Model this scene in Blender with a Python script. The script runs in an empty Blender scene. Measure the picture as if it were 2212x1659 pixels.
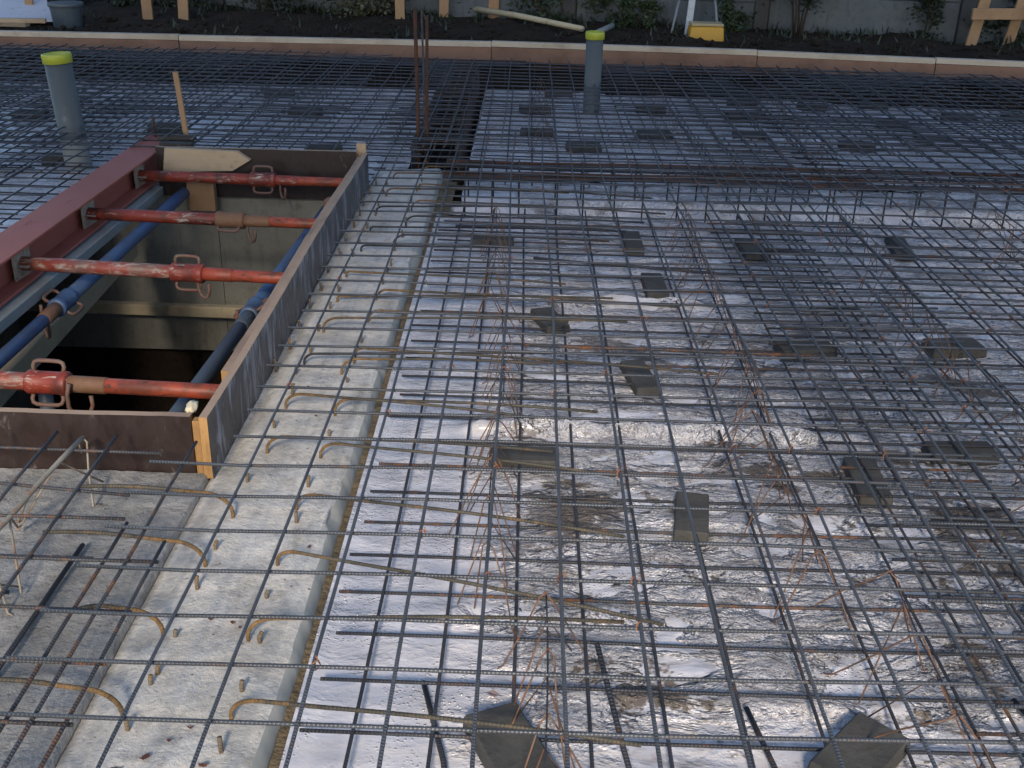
import bpy, math, random
import numpy as np
from mathutils import Vector, Matrix, noise as mnoise

random.seed(7)
rnd = random.uniform
R = math.radians
scene = bpy.context.scene
COL = scene.collection

# ------------------------------------------------------------------ camera
CAMZ = 1.513
PITCH, YAW, ROLL = 0.432384, -0.00597, 0.024208
cam_data = bpy.data.cameras.new('camera')
cam_data.sensor_width = 36.0
cam_data.lens = 36.0 * 2350.76 / 2212.0
cam_data.clip_start = 0.05
cam_data.clip_end = 500.0
cam = bpy.data.objects.new('camera', cam_data)
COL.objects.link(cam)
cp, sp = math.cos(PITCH), math.sin(PITCH)
cr, sr = math.cos(ROLL), math.sin(ROLL)
fwd = Vector((0, cp, -sp)); up0 = Vector((0, sp, cp)); ri0 = Vector((1, 0, 0))
rgt = ri0 * cr + up0 * sr
upv = up0 * cr - ri0 * sr
rotz = Matrix.Rotation(-YAW, 3, 'Z')
fwd, rgt, upv = rotz @ fwd, rotz @ rgt, rotz @ upv
m = Matrix((rgt, upv, -fwd)).transposed().to_4x4()
m.translation = Vector((0, 0, CAMZ))
cam.matrix_world = m
scene.camera = cam

# ------------------------------------------------------------------ sky, sun, exposure
SUN_ELEV, SUN_AZ = 32.0, 183.0          # the light comes from behind the camera
world = bpy.data.worlds.new('World'); scene.world = world; world.use_nodes = True
wn = world.node_tree; wn.nodes.clear()
wo = wn.nodes.new('ShaderNodeOutputWorld'); bg = wn.nodes.new('ShaderNodeBackground')
sky = wn.nodes.new('ShaderNodeTexSky'); sky.sky_type = 'NISHITA'; sky.sun_disc = False
sky.sun_elevation = R(SUN_ELEV); sky.sun_rotation = R(SUN_AZ)
sky.air_density = 1.0; sky.dust_density = 1.0; sky.ozone_density = 2.0
bg.inputs['Strength'].default_value = 0.14
wn.links.new(sky.outputs[0], bg.inputs[0]); wn.links.new(bg.outputs[0], wo.inputs[0])
sun_d = bpy.data.lights.new('sun', 'SUN'); sun_d.energy = 2.8; sun_d.angle = R(10.0)
sun_d.color = (1.0, 0.87, 0.72)
sun = bpy.data.objects.new('sun', sun_d); COL.objects.link(sun)
sv = Vector((math.sin(R(SUN_AZ)) * math.cos(R(SUN_ELEV)), math.cos(R(SUN_AZ)) * math.cos(R(SUN_ELEV)), math.sin(R(SUN_ELEV))))
sun.rotation_euler = sv.to_track_quat('Z', 'Y').to_euler()
sun.location = sv * 20
vs = scene.view_settings
vs.view_transform = 'Standard'; vs.look = 'None'; vs.gamma = 1.0; vs.use_curve_mapping = False
vs.exposure = 0.75

# ------------------------------------------------------------------ material helpers
class NT:
    def __init__(s, name):
        s.m = bpy.data.materials.new(name); s.m.use_nodes = True
        s.t = s.m.node_tree; s.t.nodes.clear()
        s.out = s.n('ShaderNodeOutputMaterial'); s.p = s.n('ShaderNodeBsdfPrincipled')
        s.l(s.p.outputs[0], s.out.inputs[0])
    def n(s, k, **kw):
        q = s.t.nodes.new(k)
        for a, b in kw.items(): setattr(q, a, b)
        return q
    def l(s, a, b): s.t.links.new(a, b)
    def set(s, **kw):
        for k, v in kw.items():
            i = s.p.inputs[k.replace('_', ' ')]
            if hasattr(v, 'is_output'): s.l(v, i)
            else: i.default_value = v
    def coords(s, kind='Object', scale=(1, 1, 1), rand=False):
        tc = s.n('ShaderNodeTexCoord'); mp = s.n('ShaderNodeMapping')
        s.l(tc.outputs[kind], mp.inputs[0]); mp.inputs['Scale'].default_value = scale
        if rand:
            oi = s.n('ShaderNodeObjectInfo'); mu = s.n('ShaderNodeMath', operation='MULTIPLY'); mu.inputs[1].default_value = 37.0
            s.l(oi.outputs['Random'], mu.inputs[0]); cb = s.n('ShaderNodeCombineXYZ')
            for k in range(3): s.l(mu.outputs[0], cb.inputs[k])
            s.l(cb.outputs[0], mp.inputs['Location'])
        return mp.outputs[0]
    def noise(s, vec, scale, detail=4, rough=0.55, dist=0.0):
        q = s.n('ShaderNodeTexNoise'); s.l(vec, q.inputs['Vector'])
        q.inputs['Scale'].default_value = scale; q.inputs['Detail'].default_value = detail
        q.inputs['Roughness'].default_value = rough; q.inputs['Distortion'].default_value = dist
        return q.outputs['Fac']
    def ramp(s, fac, stops, interp='LINEAR'):
        q = s.n('ShaderNodeValToRGB'); s.l(fac, q.inputs[0]); e = q.color_ramp.elements
        q.color_ramp.interpolation = interp
        while len(e) < len(stops): e.new(0.5)
        for el, (p, c) in zip(e, stops):
            el.position = p; el.color = c if isinstance(c, tuple) and len(c) == 4 else ((*c, 1) if isinstance(c, tuple) else (c, c, c, 1))
        return q.outputs[0]
    def mix(s, fac, a, b, mode='MIX'):
        q = s.n('ShaderNodeMix', data_type='RGBA', blend_type=mode)
        for v, i in ((fac, 0), (a, 6), (b, 7)):
            if hasattr(v, 'is_output'): s.l(v, q.inputs[i])
            else: q.inputs[i].default_value = v if i == 0 else (*v, 1)
        return q.outputs[2]
    def math(s, op, a, b=None, c=None):
        q = s.n('ShaderNodeMath', operation=op)
        for k, v in enumerate((a, b, c)):
            if v is None: continue
            if hasattr(v, 'is_output'): s.l(v, q.inputs[k])
            else: q.inputs[k].default_value = v
        return q.outputs[0]
    def bump(s, h, strength=0.5, dist=0.01, prev=None):
        q = s.n('ShaderNodeBump'); s.l(h, q.inputs['Height'])
        q.inputs['Strength'].default_value = strength; q.inputs['Distance'].default_value = dist
        if prev is not None: s.l(prev, q.inputs['Normal'])
        return q.outputs[0]

def rebar_mat(name, base, rust, t0, t1, rough=0.45, metal=0.35, rib=1.0, root=None):
    M = NT(name); uv = M.coords('UV', (1, 1, 1)); ob = M.coords('Object', (1, 1, 1), rand=True)
    n1 = M.noise(ob, 14, 5, 0.65); n2 = M.noise(ob, 70, 3, 0.6)
    f = M.math('ADD', M.math('MULTIPLY', n1, 0.75), M.math('MULTIPLY', n2, 0.25))
    if root:
        su = M.n('ShaderNodeSeparateXYZ'); M.l(uv, su.inputs[0])
        f = M.math('ADD', f, M.math('SUBTRACT', M.ramp(su.outputs[0], [(0.10, 0.24), (root, 0.0)]), 0.10))
    mask = M.ramp(f, [(t0, 0.0), (t1, 1.0)])
    shade = M.ramp(M.noise(ob, 5, 3), [(0.3, tuple(c * 0.7 for c in base)), (0.7, tuple(c * 1.25 for c in base))])
    rcol = M.ramp(n2, [(0.3, tuple(c * 0.55 for c in rust)), (0.7, rust)])
    col = M.mix(mask, shade, rcol)
    sx = M.n('ShaderNodeSeparateXYZ'); M.l(uv, sx.inputs[0])
    ph = M.math('ADD', M.math('MULTIPLY', sx.outputs[0], 2 * math.pi / 0.0075), M.math('MULTIPLY', sx.outputs[1], 2 * math.pi))
    s_ = M.math('SINE', ph)
    ribs = M.math('POWER', M.math('MAXIMUM', s_, 0.0), 0.7)
    nb = M.bump(n2, 0.3, 0.002)
    nrm = M.bump(ribs, 0.9 * rib, 0.0016, nb)
    M.set(Base_Color=col, Metallic=M.math('MULTIPLY', M.math('SUBTRACT', 1.0, mask), metal), Roughness=M.math('ADD', M.math('MULTIPLY', mask, 0.3), rough), Normal=nrm)
    return M.m

MAT = {}
MAT['rebar'] = rebar_mat('rebar_steel', (0.078, 0.085, 0.098), (0.15, 0.075, 0.04), 0.58, 0.72, 0.42)
MAT['rebar_low'] = rebar_mat('rebar_steel_lower', (0.045, 0.047, 0.055), (0.14, 0.062, 0.03), 0.55, 0.68, 0.5)
MAT['rebar_rusty'] = rebar_mat('rebar_part_rusted', (0.065, 0.066, 0.072), (0.20, 0.09, 0.042), 0.50, 0.62, 0.5)
MAT['rebar_hook'] = rebar_mat('rebar_hooked', (0.075, 0.068, 0.052), (0.27, 0.16, 0.065), 0.42, 0.62, 0.6, 0.1, 1.0, 0.26)
MAT['rebar_mud'] = rebar_mat('rebar_muddy', (0.16, 0.13, 0.09), (0.30, 0.17, 0.065), 0.46, 0.70, 0.7, 0.0, 1.0)
MAT['rust'] = rebar_mat('rusted_bar', (0.055, 0.026, 0.016), (0.15, 0.055, 0.022), 0.40, 0.70, 0.75, 0.0)
MAT['wire'] = rebar_mat('rusted_wire', (0.13, 0.080, 0.055), (0.25, 0.11, 0.05), 0.45, 0.66, 0.5, 0.15, 0.0)
MAT['wire_bright'] = rebar_mat('fresh_rust_wire', (0.30, 0.11, 0.04), (0.42, 0.16, 0.05), 0.38, 0.6, 0.6, 0.0, 0.0)
MAT['wire_grey'] = rebar_mat('muddy_wire', (0.26, 0.23, 0.18), (0.30, 0.15, 0.07), 0.5, 0.66, 0.6, 0.0, 0.0)

def m_film(name='plastic_film', dirt=1.0):
    M = NT(name); ob = M.coords('Object', (1, 1, 1))
    an = M.coords('Object', (1.0, 1.8, 1.0))
    big = M.noise(an, 1.3, 4, 0.6); mid = M.noise(an, 6.5, 7, 0.66, 0.5); fine = M.noise(an, 46, 5, 0.65, 0.3); vf = M.noise(ob, 150, 3, 0.6)
    clean = M.mix(M.ramp(big, [(0.3, 0.0), (0.7, 1.0)]), (0.58, 0.57, 0.60), (0.76, 0.74, 0.75))
    sx = M.n('ShaderNodeSeparateXYZ'); M.l(ob, sx.inputs[0])
    trod = M.ramp(M.math('ADD', M.math('MULTIPLY', sx.outputs[0], 1.3), M.math('MULTIPLY', big, 0.6)), [(0.14, 0.10 * dirt), (0.40, 1.0 * dirt)])   # trodden mud away from the ledge
    trod = M.math('MULTIPLY', trod, M.ramp(M.math('MULTIPLY', sx.outputs[1], 0.1), [(0.33, 1.0), (0.43, 0.55)]))
    d1 = M.ramp(M.math('ADD', M.math('MULTIPLY', mid, 0.70), M.math('MULTIPLY', fine, 0.30)), [(0.48, 0.0), (0.60, 0.62)])
    d1 = M.math('MULTIPLY', d1, trod)
    c1 = M.mix(d1, clean, M.ramp(big, [(0.35, (0.21, 0.175, 0.135)), (0.65, (0.30, 0.265, 0.23))]))
    pn = M.noise(M.coords('Object', (1.0, 1.25, 1.0)), 2.6, 6, 0.62, 0.5)
    pud = M.ramp(M.math('ADD', M.math('MULTIPLY', pn, 0.84), M.math('MULTIPLY', fine, 0.16)), [(0.55, 0.0), (0.575, 1.0)])
    pud = M.math('MULTIPLY', pud, trod)
    c2 = M.mix(M.math('MULTIPLY', pud, 0.9), c1, M.ramp(fine, [(0.3, (0.055, 0.037, 0.018)), (0.7, (0.12, 0.085, 0.05))]))
    rs = M.ramp(M.noise(ob, 9, 3, 0.5), [(0.72, 0.0), (0.75, 1.0)])
    c3 = M.mix(M.math('MULTIPLY', rs, 0.6), c2, (0.33, 0.13, 0.035))
    rough = M.math('ADD', M.math('MULTIPLY', pud, 0.35), M.ramp(fine, [(0.3, 0.20), (0.7, 0.34)]))
    wv = M.n('ShaderNodeVectorMath', operation='ADD'); nz = M.n('ShaderNodeTexNoise'); M.l(an, nz.inputs['Vector']); nz.inputs['Scale'].default_value = 18
    sc = M.n('ShaderNodeVectorMath', operation='SCALE'); M.l(nz.outputs['Color'], sc.inputs[0]); sc.inputs['Scale'].default_value = 0.05
    M.l(an, wv.inputs[0]); M.l(sc.outputs[0], wv.inputs[1])
    cr_ = M.n('ShaderNodeTexVoronoi'); M.l(wv.outputs[0], cr_.inputs['Vector']); cr_.inputs['Scale'].default_value = 42
    vor = M.n('ShaderNodeTexVoronoi'); M.l(ob, vor.inputs['Vector']); vor.inputs['Scale'].default_value = 105
    drop = M.ramp(vor.outputs['Distance'], [(0.0, 1.0), (0.36, 0.0)])
    dm = M.ramp(M.noise(ob, 4, 3), [(0.46, 0.0), (0.57, 1.0)])
    drop = M.math('MULTIPLY', drop, dm)
    calm = M.ramp(M.math('ADD', M.math('MULTIPLY', sx.outputs[1], 0.1), M.math('MULTIPLY', big, 0.06)), [(0.185, 0.12), (0.21, 1.0)])
    crk_m = M.math('MULTIPLY', M.math('MULTIPLY', trod, calm), M.ramp(M.noise(an, 4.5, 5, 0.6, 0.4), [(0.42, 0.05), (0.56, 1.0)]))       # crinkled patches
    crk = M.math('MULTIPLY', M.math('ADD', cr_.outputs['Distance'], M.math('MULTIPLY', fine, 0.8)), crk_m)
    b1 = M.bump(mid, 0.55, 0.03); b2 = M.bump(crk, 0.35, 0.012, b1); b3 = M.bump(vf, 0.25, 0.002, b2)
    soft = M.noise(an, 7, 2, 0.4, 0.2); g0 = M.bump(soft, 0.28, 0.02); g1 = M.bump(M.math('MULTIPLY', mid, M.math('ADD', M.math('MULTIPLY', crk_m, 0.97), 0.03)), 0.8, 0.035, g0); g2 = M.bump(crk, 0.8, 0.018, g1); g3 = M.bump(M.math('MULTIPLY', vf, crk_m), 1.0, 0.008, g2); g4 = M.bump(drop, 0.8, 0.005, g3)
    M.set(Base_Color=c3, Roughness=rough, Normal=g4, Metallic=M.math('MULTIPLY', M.math('MULTIPLY', crk_m, 0.22), M.math('SUBTRACT', 1.0, pud)), Specular_IOR_Level=0.8, Coat_Weight=M.math('SUBTRACT', 1.0, M.math('MULTIPLY', pud, 0.7)), Coat_Roughness=0.14, Coat_IOR=1.6, Coat_Normal=g4)
    return M.m
MAT['film'] = m_film()
MAT['film_clean'] = m_film('plastic_film_clean', 0.45)

def m_concrete(name, a, b, stain, scale=1.0, bumpd=0.006, streak=None, pits=True):
    M = NT(name); ob = M.coords('Object', (1, 1, 1))
    n1 = M.noise(ob, 4 * scale, 6, 0.62, 0.4); n2 = M.noise(ob, 26 * scale, 5, 0.65); n3 = M.noise(ob, 120 * scale, 3, 0.6)
    c = M.mix(M.ramp(n1, [(0.32, 0.0), (0.68, 1.0)]), a, b)
    c = M.mix(M.ramp(n2, [(0.52, 0.0), (0.72, 0.7)]), c, stain)
    c = M.mix(M.math('MULTIPLY', n3, 0.35), c, tuple(x * 0.6 for x in a))
    if streak:
        st = M.noise(M.coords('Object', streak), 5, 4, 0.6)
        c = M.mix(M.ramp(st, [(0.55, 0.0), (0.75, 0.6)]), c, tuple(x * 0.5 for x in a))
    if pits:
        v = M.n('ShaderNodeTexVoronoi'); M.l(ob, v.inputs['Vector']); v.inputs['Scale'].default_value = 22
        pm = M.ramp(v.outputs['Distance'], [(0.05, 1.0), (0.1, 0.0)])
        c = M.mix(M.math('MULTIPLY', pm, 0.7), c, (0.09, 0.065, 0.05))
    b = M.bump(n1, 0.5, bumpd * 3); b = M.bump(n2, 0.6, bumpd, b); b = M.bump(n3, 0.4, bumpd * 0.4, b)
    M.set(Base_Color=c, Roughness=0.82, Normal=b, Specular_IOR_Level=0.3)
    return M.m
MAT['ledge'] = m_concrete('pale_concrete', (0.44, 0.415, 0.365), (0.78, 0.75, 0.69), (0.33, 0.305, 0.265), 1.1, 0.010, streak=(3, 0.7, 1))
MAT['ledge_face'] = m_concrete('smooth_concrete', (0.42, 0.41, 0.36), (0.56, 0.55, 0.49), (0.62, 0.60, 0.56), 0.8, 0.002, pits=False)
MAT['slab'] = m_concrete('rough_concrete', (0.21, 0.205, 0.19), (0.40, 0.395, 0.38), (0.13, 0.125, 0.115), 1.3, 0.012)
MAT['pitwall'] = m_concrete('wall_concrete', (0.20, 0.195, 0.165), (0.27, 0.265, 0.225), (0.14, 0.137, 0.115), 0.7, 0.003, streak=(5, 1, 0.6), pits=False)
MAT['fence'] = m_concrete('panel_concrete', (0.10, 0.115, 0.125), (0.14, 0.155, 0.163), (0.075, 0.082, 0.083), 0.8, 0.003, streak=(4, 1, 0.5), pits=False)
MAT['block'] = m_concrete('spacer_block', (0.060, 0.058, 0.053), (0.090, 0.087, 0.080), (0.045, 0.042, 0.037), 2.0, 0.004, pits=False)
MAT['fencepost'] = m_concrete('post_concrete', (0.06, 0.063, 0.063), (0.09, 0.09, 0.09), (0.04, 0.045, 0.035), 1.0, 0.003, pits=False)

def m_soil(name, a, b, c_):
    M = NT(name); ob = M.coords('Object', (1, 1, 1))
    n1 = M.noise(ob, 3, 6, 0.65); n2 = M.noise(ob, 22, 6, 0.7)
    c = M.mix(M.ramp(n1, [(0.35, 0.0), (0.65, 1.0)]), a, b); c = M.mix(M.ramp(n2, [(0.5, 0.0), (0.7, 0.8)]), c, c_)
    b_ = M.bump(n1, 0.6, 0.06); b_ = M.bump(n2, 0.9, 0.03, b_)
    M.set(Base_Color=c, Roughness=0.95, Normal=b_, Specular_IOR_Level=0.15)
    return M.m
MAT['soil'] = m_soil('soil', (0.022, 0.016, 0.012), (0.040, 0.029, 0.021), (0.015, 0.011, 0.008))
MAT['clay'] = m_soil('clay_joint', (0.19, 0.15, 0.095), (0.25, 0.20, 0.13), (0.12, 0.095, 0.06))

def m_wood(name, a, b, dark, axis=(1, 14, 14), rough=0.7):
    M = NT(name); ob = M.coords('Object', axis, rand=True); iso = M.coords('Object', (1, 1, 1), rand=True)
    g = M.noise(ob, 6, 6, 0.65, 1.2); l = M.noise(iso, 3, 4, 0.6); k = M.noise(iso, 30, 4)
    c = M.mix(g, a, b); c = M.mix(M.ramp(l, [(0.5, 0.0), (0.75, 0.75)]), c, dark); c = M.mix(M.ramp(k, [(0.6, 0.0), (0.75, 0.5)]), c, dark)
    M.set(Base_Color=c, Roughness=rough, Normal=M.bump(g, 0.5, 0.004), Specular_IOR_Level=0.3)
    return M.m
MAT['timber'] = m_wood('formwork_timber', (0.20, 0.11, 0.075), (0.27, 0.155, 0.105), (0.12, 0.065, 0.042))
MAT['timber_top'] = m_wood('timber_pale', (0.46, 0.38, 0.29), (0.55, 0.47, 0.37), (0.30, 0.23, 0.16))
MAT['stake'] = m_wood('stake_timber', (0.30, 0.18, 0.095), (0.40, 0.25, 0.14), (0.20, 0.11, 0.055), (14, 14, 1))
MAT['pine'] = m_wood('pine_board', (0.40, 0.29, 0.19), (0.48, 0.37, 0.25), (0.27, 0.18, 0.11))
MAT['batten'] = m_wood('old_batten', (0.42, 0.35, 0.22), (0.52, 0.44, 0.30), (0.22, 0.17, 0.11))
MAT['edge'] = m_wood('ply_edge', (0.30, 0.21, 0.15), (0.40, 0.29, 0.20), (0.18, 0.12, 0.09), (1, 1, 40))
MAT['endgrain'] = m_wood('ply_end', (0.36, 0.20, 0.075), (0.45, 0.26, 0.10), (0.20, 0.105, 0.045), (30, 1, 1))

def m_ply(name, a, b, smear, s0, s1, axis=(2, 2, 1)):
    M = NT(name); ob = M.coords('Object', (1, 1, 1)); an = M.coords('Object', axis)
    n1 = M.noise(ob, 5, 5, 0.6); n2 = M.noise(an, 9, 6, 0.7, 0.8); n3 = M.noise(ob, 60, 3)
    c = M.mix(n1, a, b); c = M.mix(M.ramp(n2, [(s0, 0.0), (s1, 0.85)]), c, smear)
    M.set(Base_Color=c, Roughness=M.ramp(n2, [(0.4, 0.4), (0.7, 0.8)]), Normal=M.bump(n3, 0.25, 0.002))
    return M.m
MAT['ply_dark'] = m_ply('film_faced_ply', (0.011, 0.006, 0.005), (0.028, 0.014, 0.012), (0.20, 0.17, 0.16), 0.62, 0.80)
MAT['ply_grey'] = m_ply('cement_smeared_ply', (0.030, 0.027, 0.030), (0.075, 0.068, 0.070), (0.40, 0.39, 0.40), 0.49, 0.66, (1.2, 2.2, 0.5))

def m_paint(name, a, b, chip, c0, c1, rough=0.5, metal=0.0, dirt=(0.2, 0.16, 0.12), d0=0.6, d1=0.75, stretch=(3, 10, 10)):
    M = NT(name); ob = M.coords('Object', stretch, rand=True); iso = M.coords('Object', (1, 1, 1), rand=True)
    n1 = M.noise(iso, 6, 5); n2 = M.noise(ob, 6, 7, 0.72, 0.5); n3 = M.noise(iso, 11, 5, 0.65)
    c = M.mix(n1, a, b); c = M.mix(M.ramp(n3, [(d0, 0.0), (d1, 0.8)]), c, dirt); ch = M.ramp(n2, [(c0, 0.0), (c1, 1.0)]); c = M.mix(ch, c, chip)
    M.set(Base_Color=c, Roughness=M.math('ADD', M.math('MULTIPLY', ch, 0.25), rough), Metallic=metal, Normal=M.bump(n2, 0.3, 0.003))
    return M.m
MAT['red'] = m_paint('red_prop_paint', (0.20, 0.028, 0.016), (0.28, 0.045, 0.024), (0.42, 0.35, 0.30), 0.58, 0.63, dirt=(0.05, 0.022, 0.016), d0=0.46, d1=0.62)
MAT['red_worn'] = m_paint('worn_red_prop_paint', (0.21, 0.036, 0.022), (0.28, 0.055, 0.034), (0.36, 0.30, 0.25), 0.50, 0.62, dirt=(0.15, 0.10, 0.075), d0=0.46, d1=0.62)
MAT['orange'] = m_paint('orange_red_prop_paint', (0.28, 0.045, 0.022), (0.36, 0.068, 0.028), (0.06, 0.028, 0.018), 0.54, 0.64, dirt=(0.10, 0.036, 0.020), d0=0.44, d1=0.60)
MAT['rustsleeve'] = m_paint('greasy_rust', (0.13, 0.065, 0.035), (0.20, 0.10, 0.05), (0.30, 0.20, 0.14), 0.6, 0.7, rough=0.7)
MAT['blue'] = m_paint('blue_prop_paint', (0.040, 0.088, 0.19), (0.065, 0.125, 0.235), (0.17, 0.15, 0.14), 0.57, 0.68, dirt=(0.07, 0.075, 0.085), d0=0.48, d1=0.75, stretch=(10, 3, 10))
MAT['darkblue'] = m_paint('grimy_blue_paint', (0.045, 0.062, 0.085), (0.075, 0.095, 0.12), (0.26, 0.25, 0.23), 0.60, 0.68, dirt=(0.09, 0.085, 0.075), stretch=(10, 3, 10))
MAT['beam'] = m_paint('red_oxide_primer', (0.29, 0.078, 0.052), (0.35, 0.105, 0.072), (0.19, 0.05, 0.045), 0.60, 0.75, rough=0.55, dirt=(0.30, 0.15, 0.12), stretch=(4, 1, 4))
MAT['galv'] = m_paint('galvanised', (0.21, 0.225, 0.215), (0.29, 0.305, 0.29), (0.15, 0.14, 0.12), 0.60, 0.75, rough=0.6, metal=0.0, dirt=(0.16, 0.15, 0.12), stretch=(6, 1, 6))
MAT['handle'] = m_paint('worn_handle_steel', (0.10, 0.055, 0.040), (0.17, 0.105, 0.078), (0.16, 0.035, 0.022), 0.54, 0.64, rough=0.65, dirt=(0.27, 0.21, 0.165))
MAT['plate'] = m_paint('mortar_caked_plate', (0.24, 0.19, 0.145), (0.36, 0.30, 0.23), (0.15, 0.06, 0.04), 0.52, 0.64, rough=0.85)
MAT['darksteel'] = m_paint('dark_steel', (0.022, 0.018, 0.017), (0.045, 0.036, 0.03), (0.10, 0.05, 0.03), 0.6, 0.7, rough=0.6)
MAT['pvc'] = m_paint('grey_pvc', (0.060, 0.072, 0.077), (0.078, 0.090, 0.095), (0.24, 0.25, 0.25), 0.66, 0.78, rough=0.45, dirt=(0.20, 0.20, 0.19), d0=0.66, d1=0.8, stretch=(6, 6, 1))
MAT['cap'] = m_paint('yellow_green_cap', (0.36, 0.39, 0.035), (0.43, 0.46, 0.045), (0.24, 0.26, 0.03), 0.6, 0.75, rough=0.4, dirt=(0.27, 0.27, 0.07))
MAT['tub'] = m_paint('grey_blue_tub', (0.055, 0.072, 0.09), (0.075, 0.095, 0.115), (0.12, 0.14, 0.16), 0.6, 0.75, rough=0.5)
MAT['yellow'] = m_paint('yellow_case', (0.48, 0.25, 0.02), (0.55, 0.30, 0.03), (0.45, 0.22, 0.03), 0.62, 0.75, rough=0.45, dirt=(0.5, 0.26, 0.04))
MAT['khaki'] = m_paint('khaki_lid', (0.34, 0.27, 0.14), (0.40, 0.32, 0.18), (0.2, 0.16, 0.09), 0.6, 0.75)
MAT['white'] = m_paint('white_plastic', (0.42, 0.45, 0.50), (0.52, 0.55, 0.60), (0.45, 0.46, 0.48), 0.62, 0.75)
MAT['foam'] = m_paint('cream_foam', (0.55, 0.47, 0.32), (0.64, 0.56, 0.40), (0.5, 0.4, 0.25), 0.6, 0.7, rough=0.9)
MAT['redpaint'] = m_paint('red_tripod_paint', (0.33, 0.02, 0.02), (0.4, 0.03, 0.03), (0.2, 0.02, 0.02), 0.6, 0.75)
MAT['legsteel'] = m_paint('grey_tripod_leg', (0.16, 0.17, 0.18), (0.22, 0.23, 0.24), (0.1, 0.1, 0.1), 0.6, 0.75)
MAT['scrap'] = m_paint('reddish_scrap', (0.09, 0.03, 0.022), (0.13, 0.05, 0.035), (0.06, 0.03, 0.02), 0.6, 0.7, rough=0.8)
def m_leaf(name, a, b, c_):
    M = NT(name); ob = M.coords('Object', (1, 1, 1)); n1 = M.noise(ob, 3, 4); n2 = M.noise(ob, 40, 2)
    c = M.mix(M.ramp(n1, [(0.35, 0.0), (0.65, 1.0)]), a, b); c = M.mix(M.ramp(n2, [(0.55, 0.0), (0.7, 0.8)]), c, c_)
    M.set(Base_Color=c, Roughness=0.6); return M.m
MAT['leaf'] = m_leaf('leaves', (0.020, 0.036, 0.014), (0.042, 0.065, 0.022), (0.060, 0.085, 0.030))
MAT['leaf_dark'] = m_leaf('dark_leaves', (0.013, 0.022, 0.011), (0.026, 0.038, 0.017), (0.038, 0.045, 0.022))
MAT['leaf_dry'] = m_leaf('dry_stalks', (0.055, 0.060, 0.030), (0.095, 0.095, 0.050), (0.07, 0.05, 0.03))
MAT['bark'] = m_wood('bark', (0.05, 0.038, 0.028), (0.08, 0.06, 0.045), (0.03, 0.022, 0.016), (10, 10, 1))

# ------------------------------------------------------------------ object helpers
ROOT = {}
def link_mesh(name, verts, faces, mat, parent=None, uvs=None, smooth=True, mats=None, fmat=None):
    off = ROOT.get(parent, Vector((0, 0, 0))) if parent else Vector((0, 0, 0))
    v = np.asarray(verts, dtype=np.float64).reshape(-1, 3) - np.array(off)
    me = bpy.data.meshes.new(name)
    me.from_pydata([tuple(p) for p in v], [], faces)
    me.polygons.foreach_set('use_smooth', [smooth] * len(me.polygons))
    if uvs is not None:
        ul = me.uv_layers.new(name='uv')
        ul.data.foreach_set('uv', np.asarray(uvs, dtype=np.float32).ravel())
    for q in (mats or [mat]): me.materials.append(MAT[q])
    if fmat: me.polygons.foreach_set('material_index', fmat)
    me.update()
    o = bpy.data.objects.new(name, me); COL.objects.link(o)
    if parent: o.parent = parent
    ROOT[o] = off
    return o
def thing(name, label, cat, loc=(0, 0, 0), group=None, kind=None):
    o = bpy.data.objects.new(name, None); COL.objects.link(o); o.empty_display_size = 0.1
    o.location = loc; o['label'] = label; o['category'] = cat
    if group: o['group'] = group
    ROOT[o] = Vector(loc); return o
def tag(o, label, cat, group=None):
    o['label'] = label; o['category'] = cat
    if group: o['group'] = group
    return o

def tube_data(pts, r, sides=6, caps=True, r1=None):
    pts = [Vector(p) for p in pts]; n = len(pts); V = []; F = []; U = []
    L = 0.0; Ls = [0.0]
    for a, b in zip(pts, pts[1:]): L += (b - a).length; Ls.append(L)
    prev = None
    for i, p in enumerate(pts):
        t = (pts[min(i + 1, n - 1)] - pts[max(i - 1, 0)]).normalized()
        if prev is None:
            ref = Vector((0, 0, 1)) if abs(t.z) < 0.9 else Vector((1, 0, 0))
            prev = t.cross(ref).normalized()
        u = (prev - t * prev.dot(t)).normalized(); w = t.cross(u); prev = u
        rr = r if r1 is None else r + (r1 - r) * i / (n - 1)
        for k in range(sides):
            a = 2 * math.pi * k / sides
            V.append(p + (u * math.cos(a) + w * math.sin(a)) * rr)
    for i in range(n - 1):
        for k in range(sides):
            k2 = (k + 1) % sides
            F.append((i * sides + k, i * sides + k2, (i + 1) * sides + k2, (i + 1) * sides + k))
            U += [(Ls[i], k / sides), (Ls[i], (k + 1) / sides), (Ls[i + 1], (k + 1) / sides), (Ls[i + 1], k / sides)]
    if caps:
        F.append(tuple(reversed(range(sides)))); U += [(0, 0)] * sides
        F.append(tuple((n - 1) * sides + k for k in range(sides))); U += [(0, 0)] * sides
    return V, F, U
def tube(name, pts, r, mat, parent=None, sides=6, caps=True, r1=None):
    V, F, U = tube_data(pts, r, sides, caps, r1)
    return link_mesh(name, V, F, mat, parent, U)
def join(parts):
    V = []; F = []; U = []
    for v, f, u in parts:
        o = len(V); V += list(v); F += [tuple(i + o for i in q) for q in f]; U += u
    return V, F, U

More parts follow.
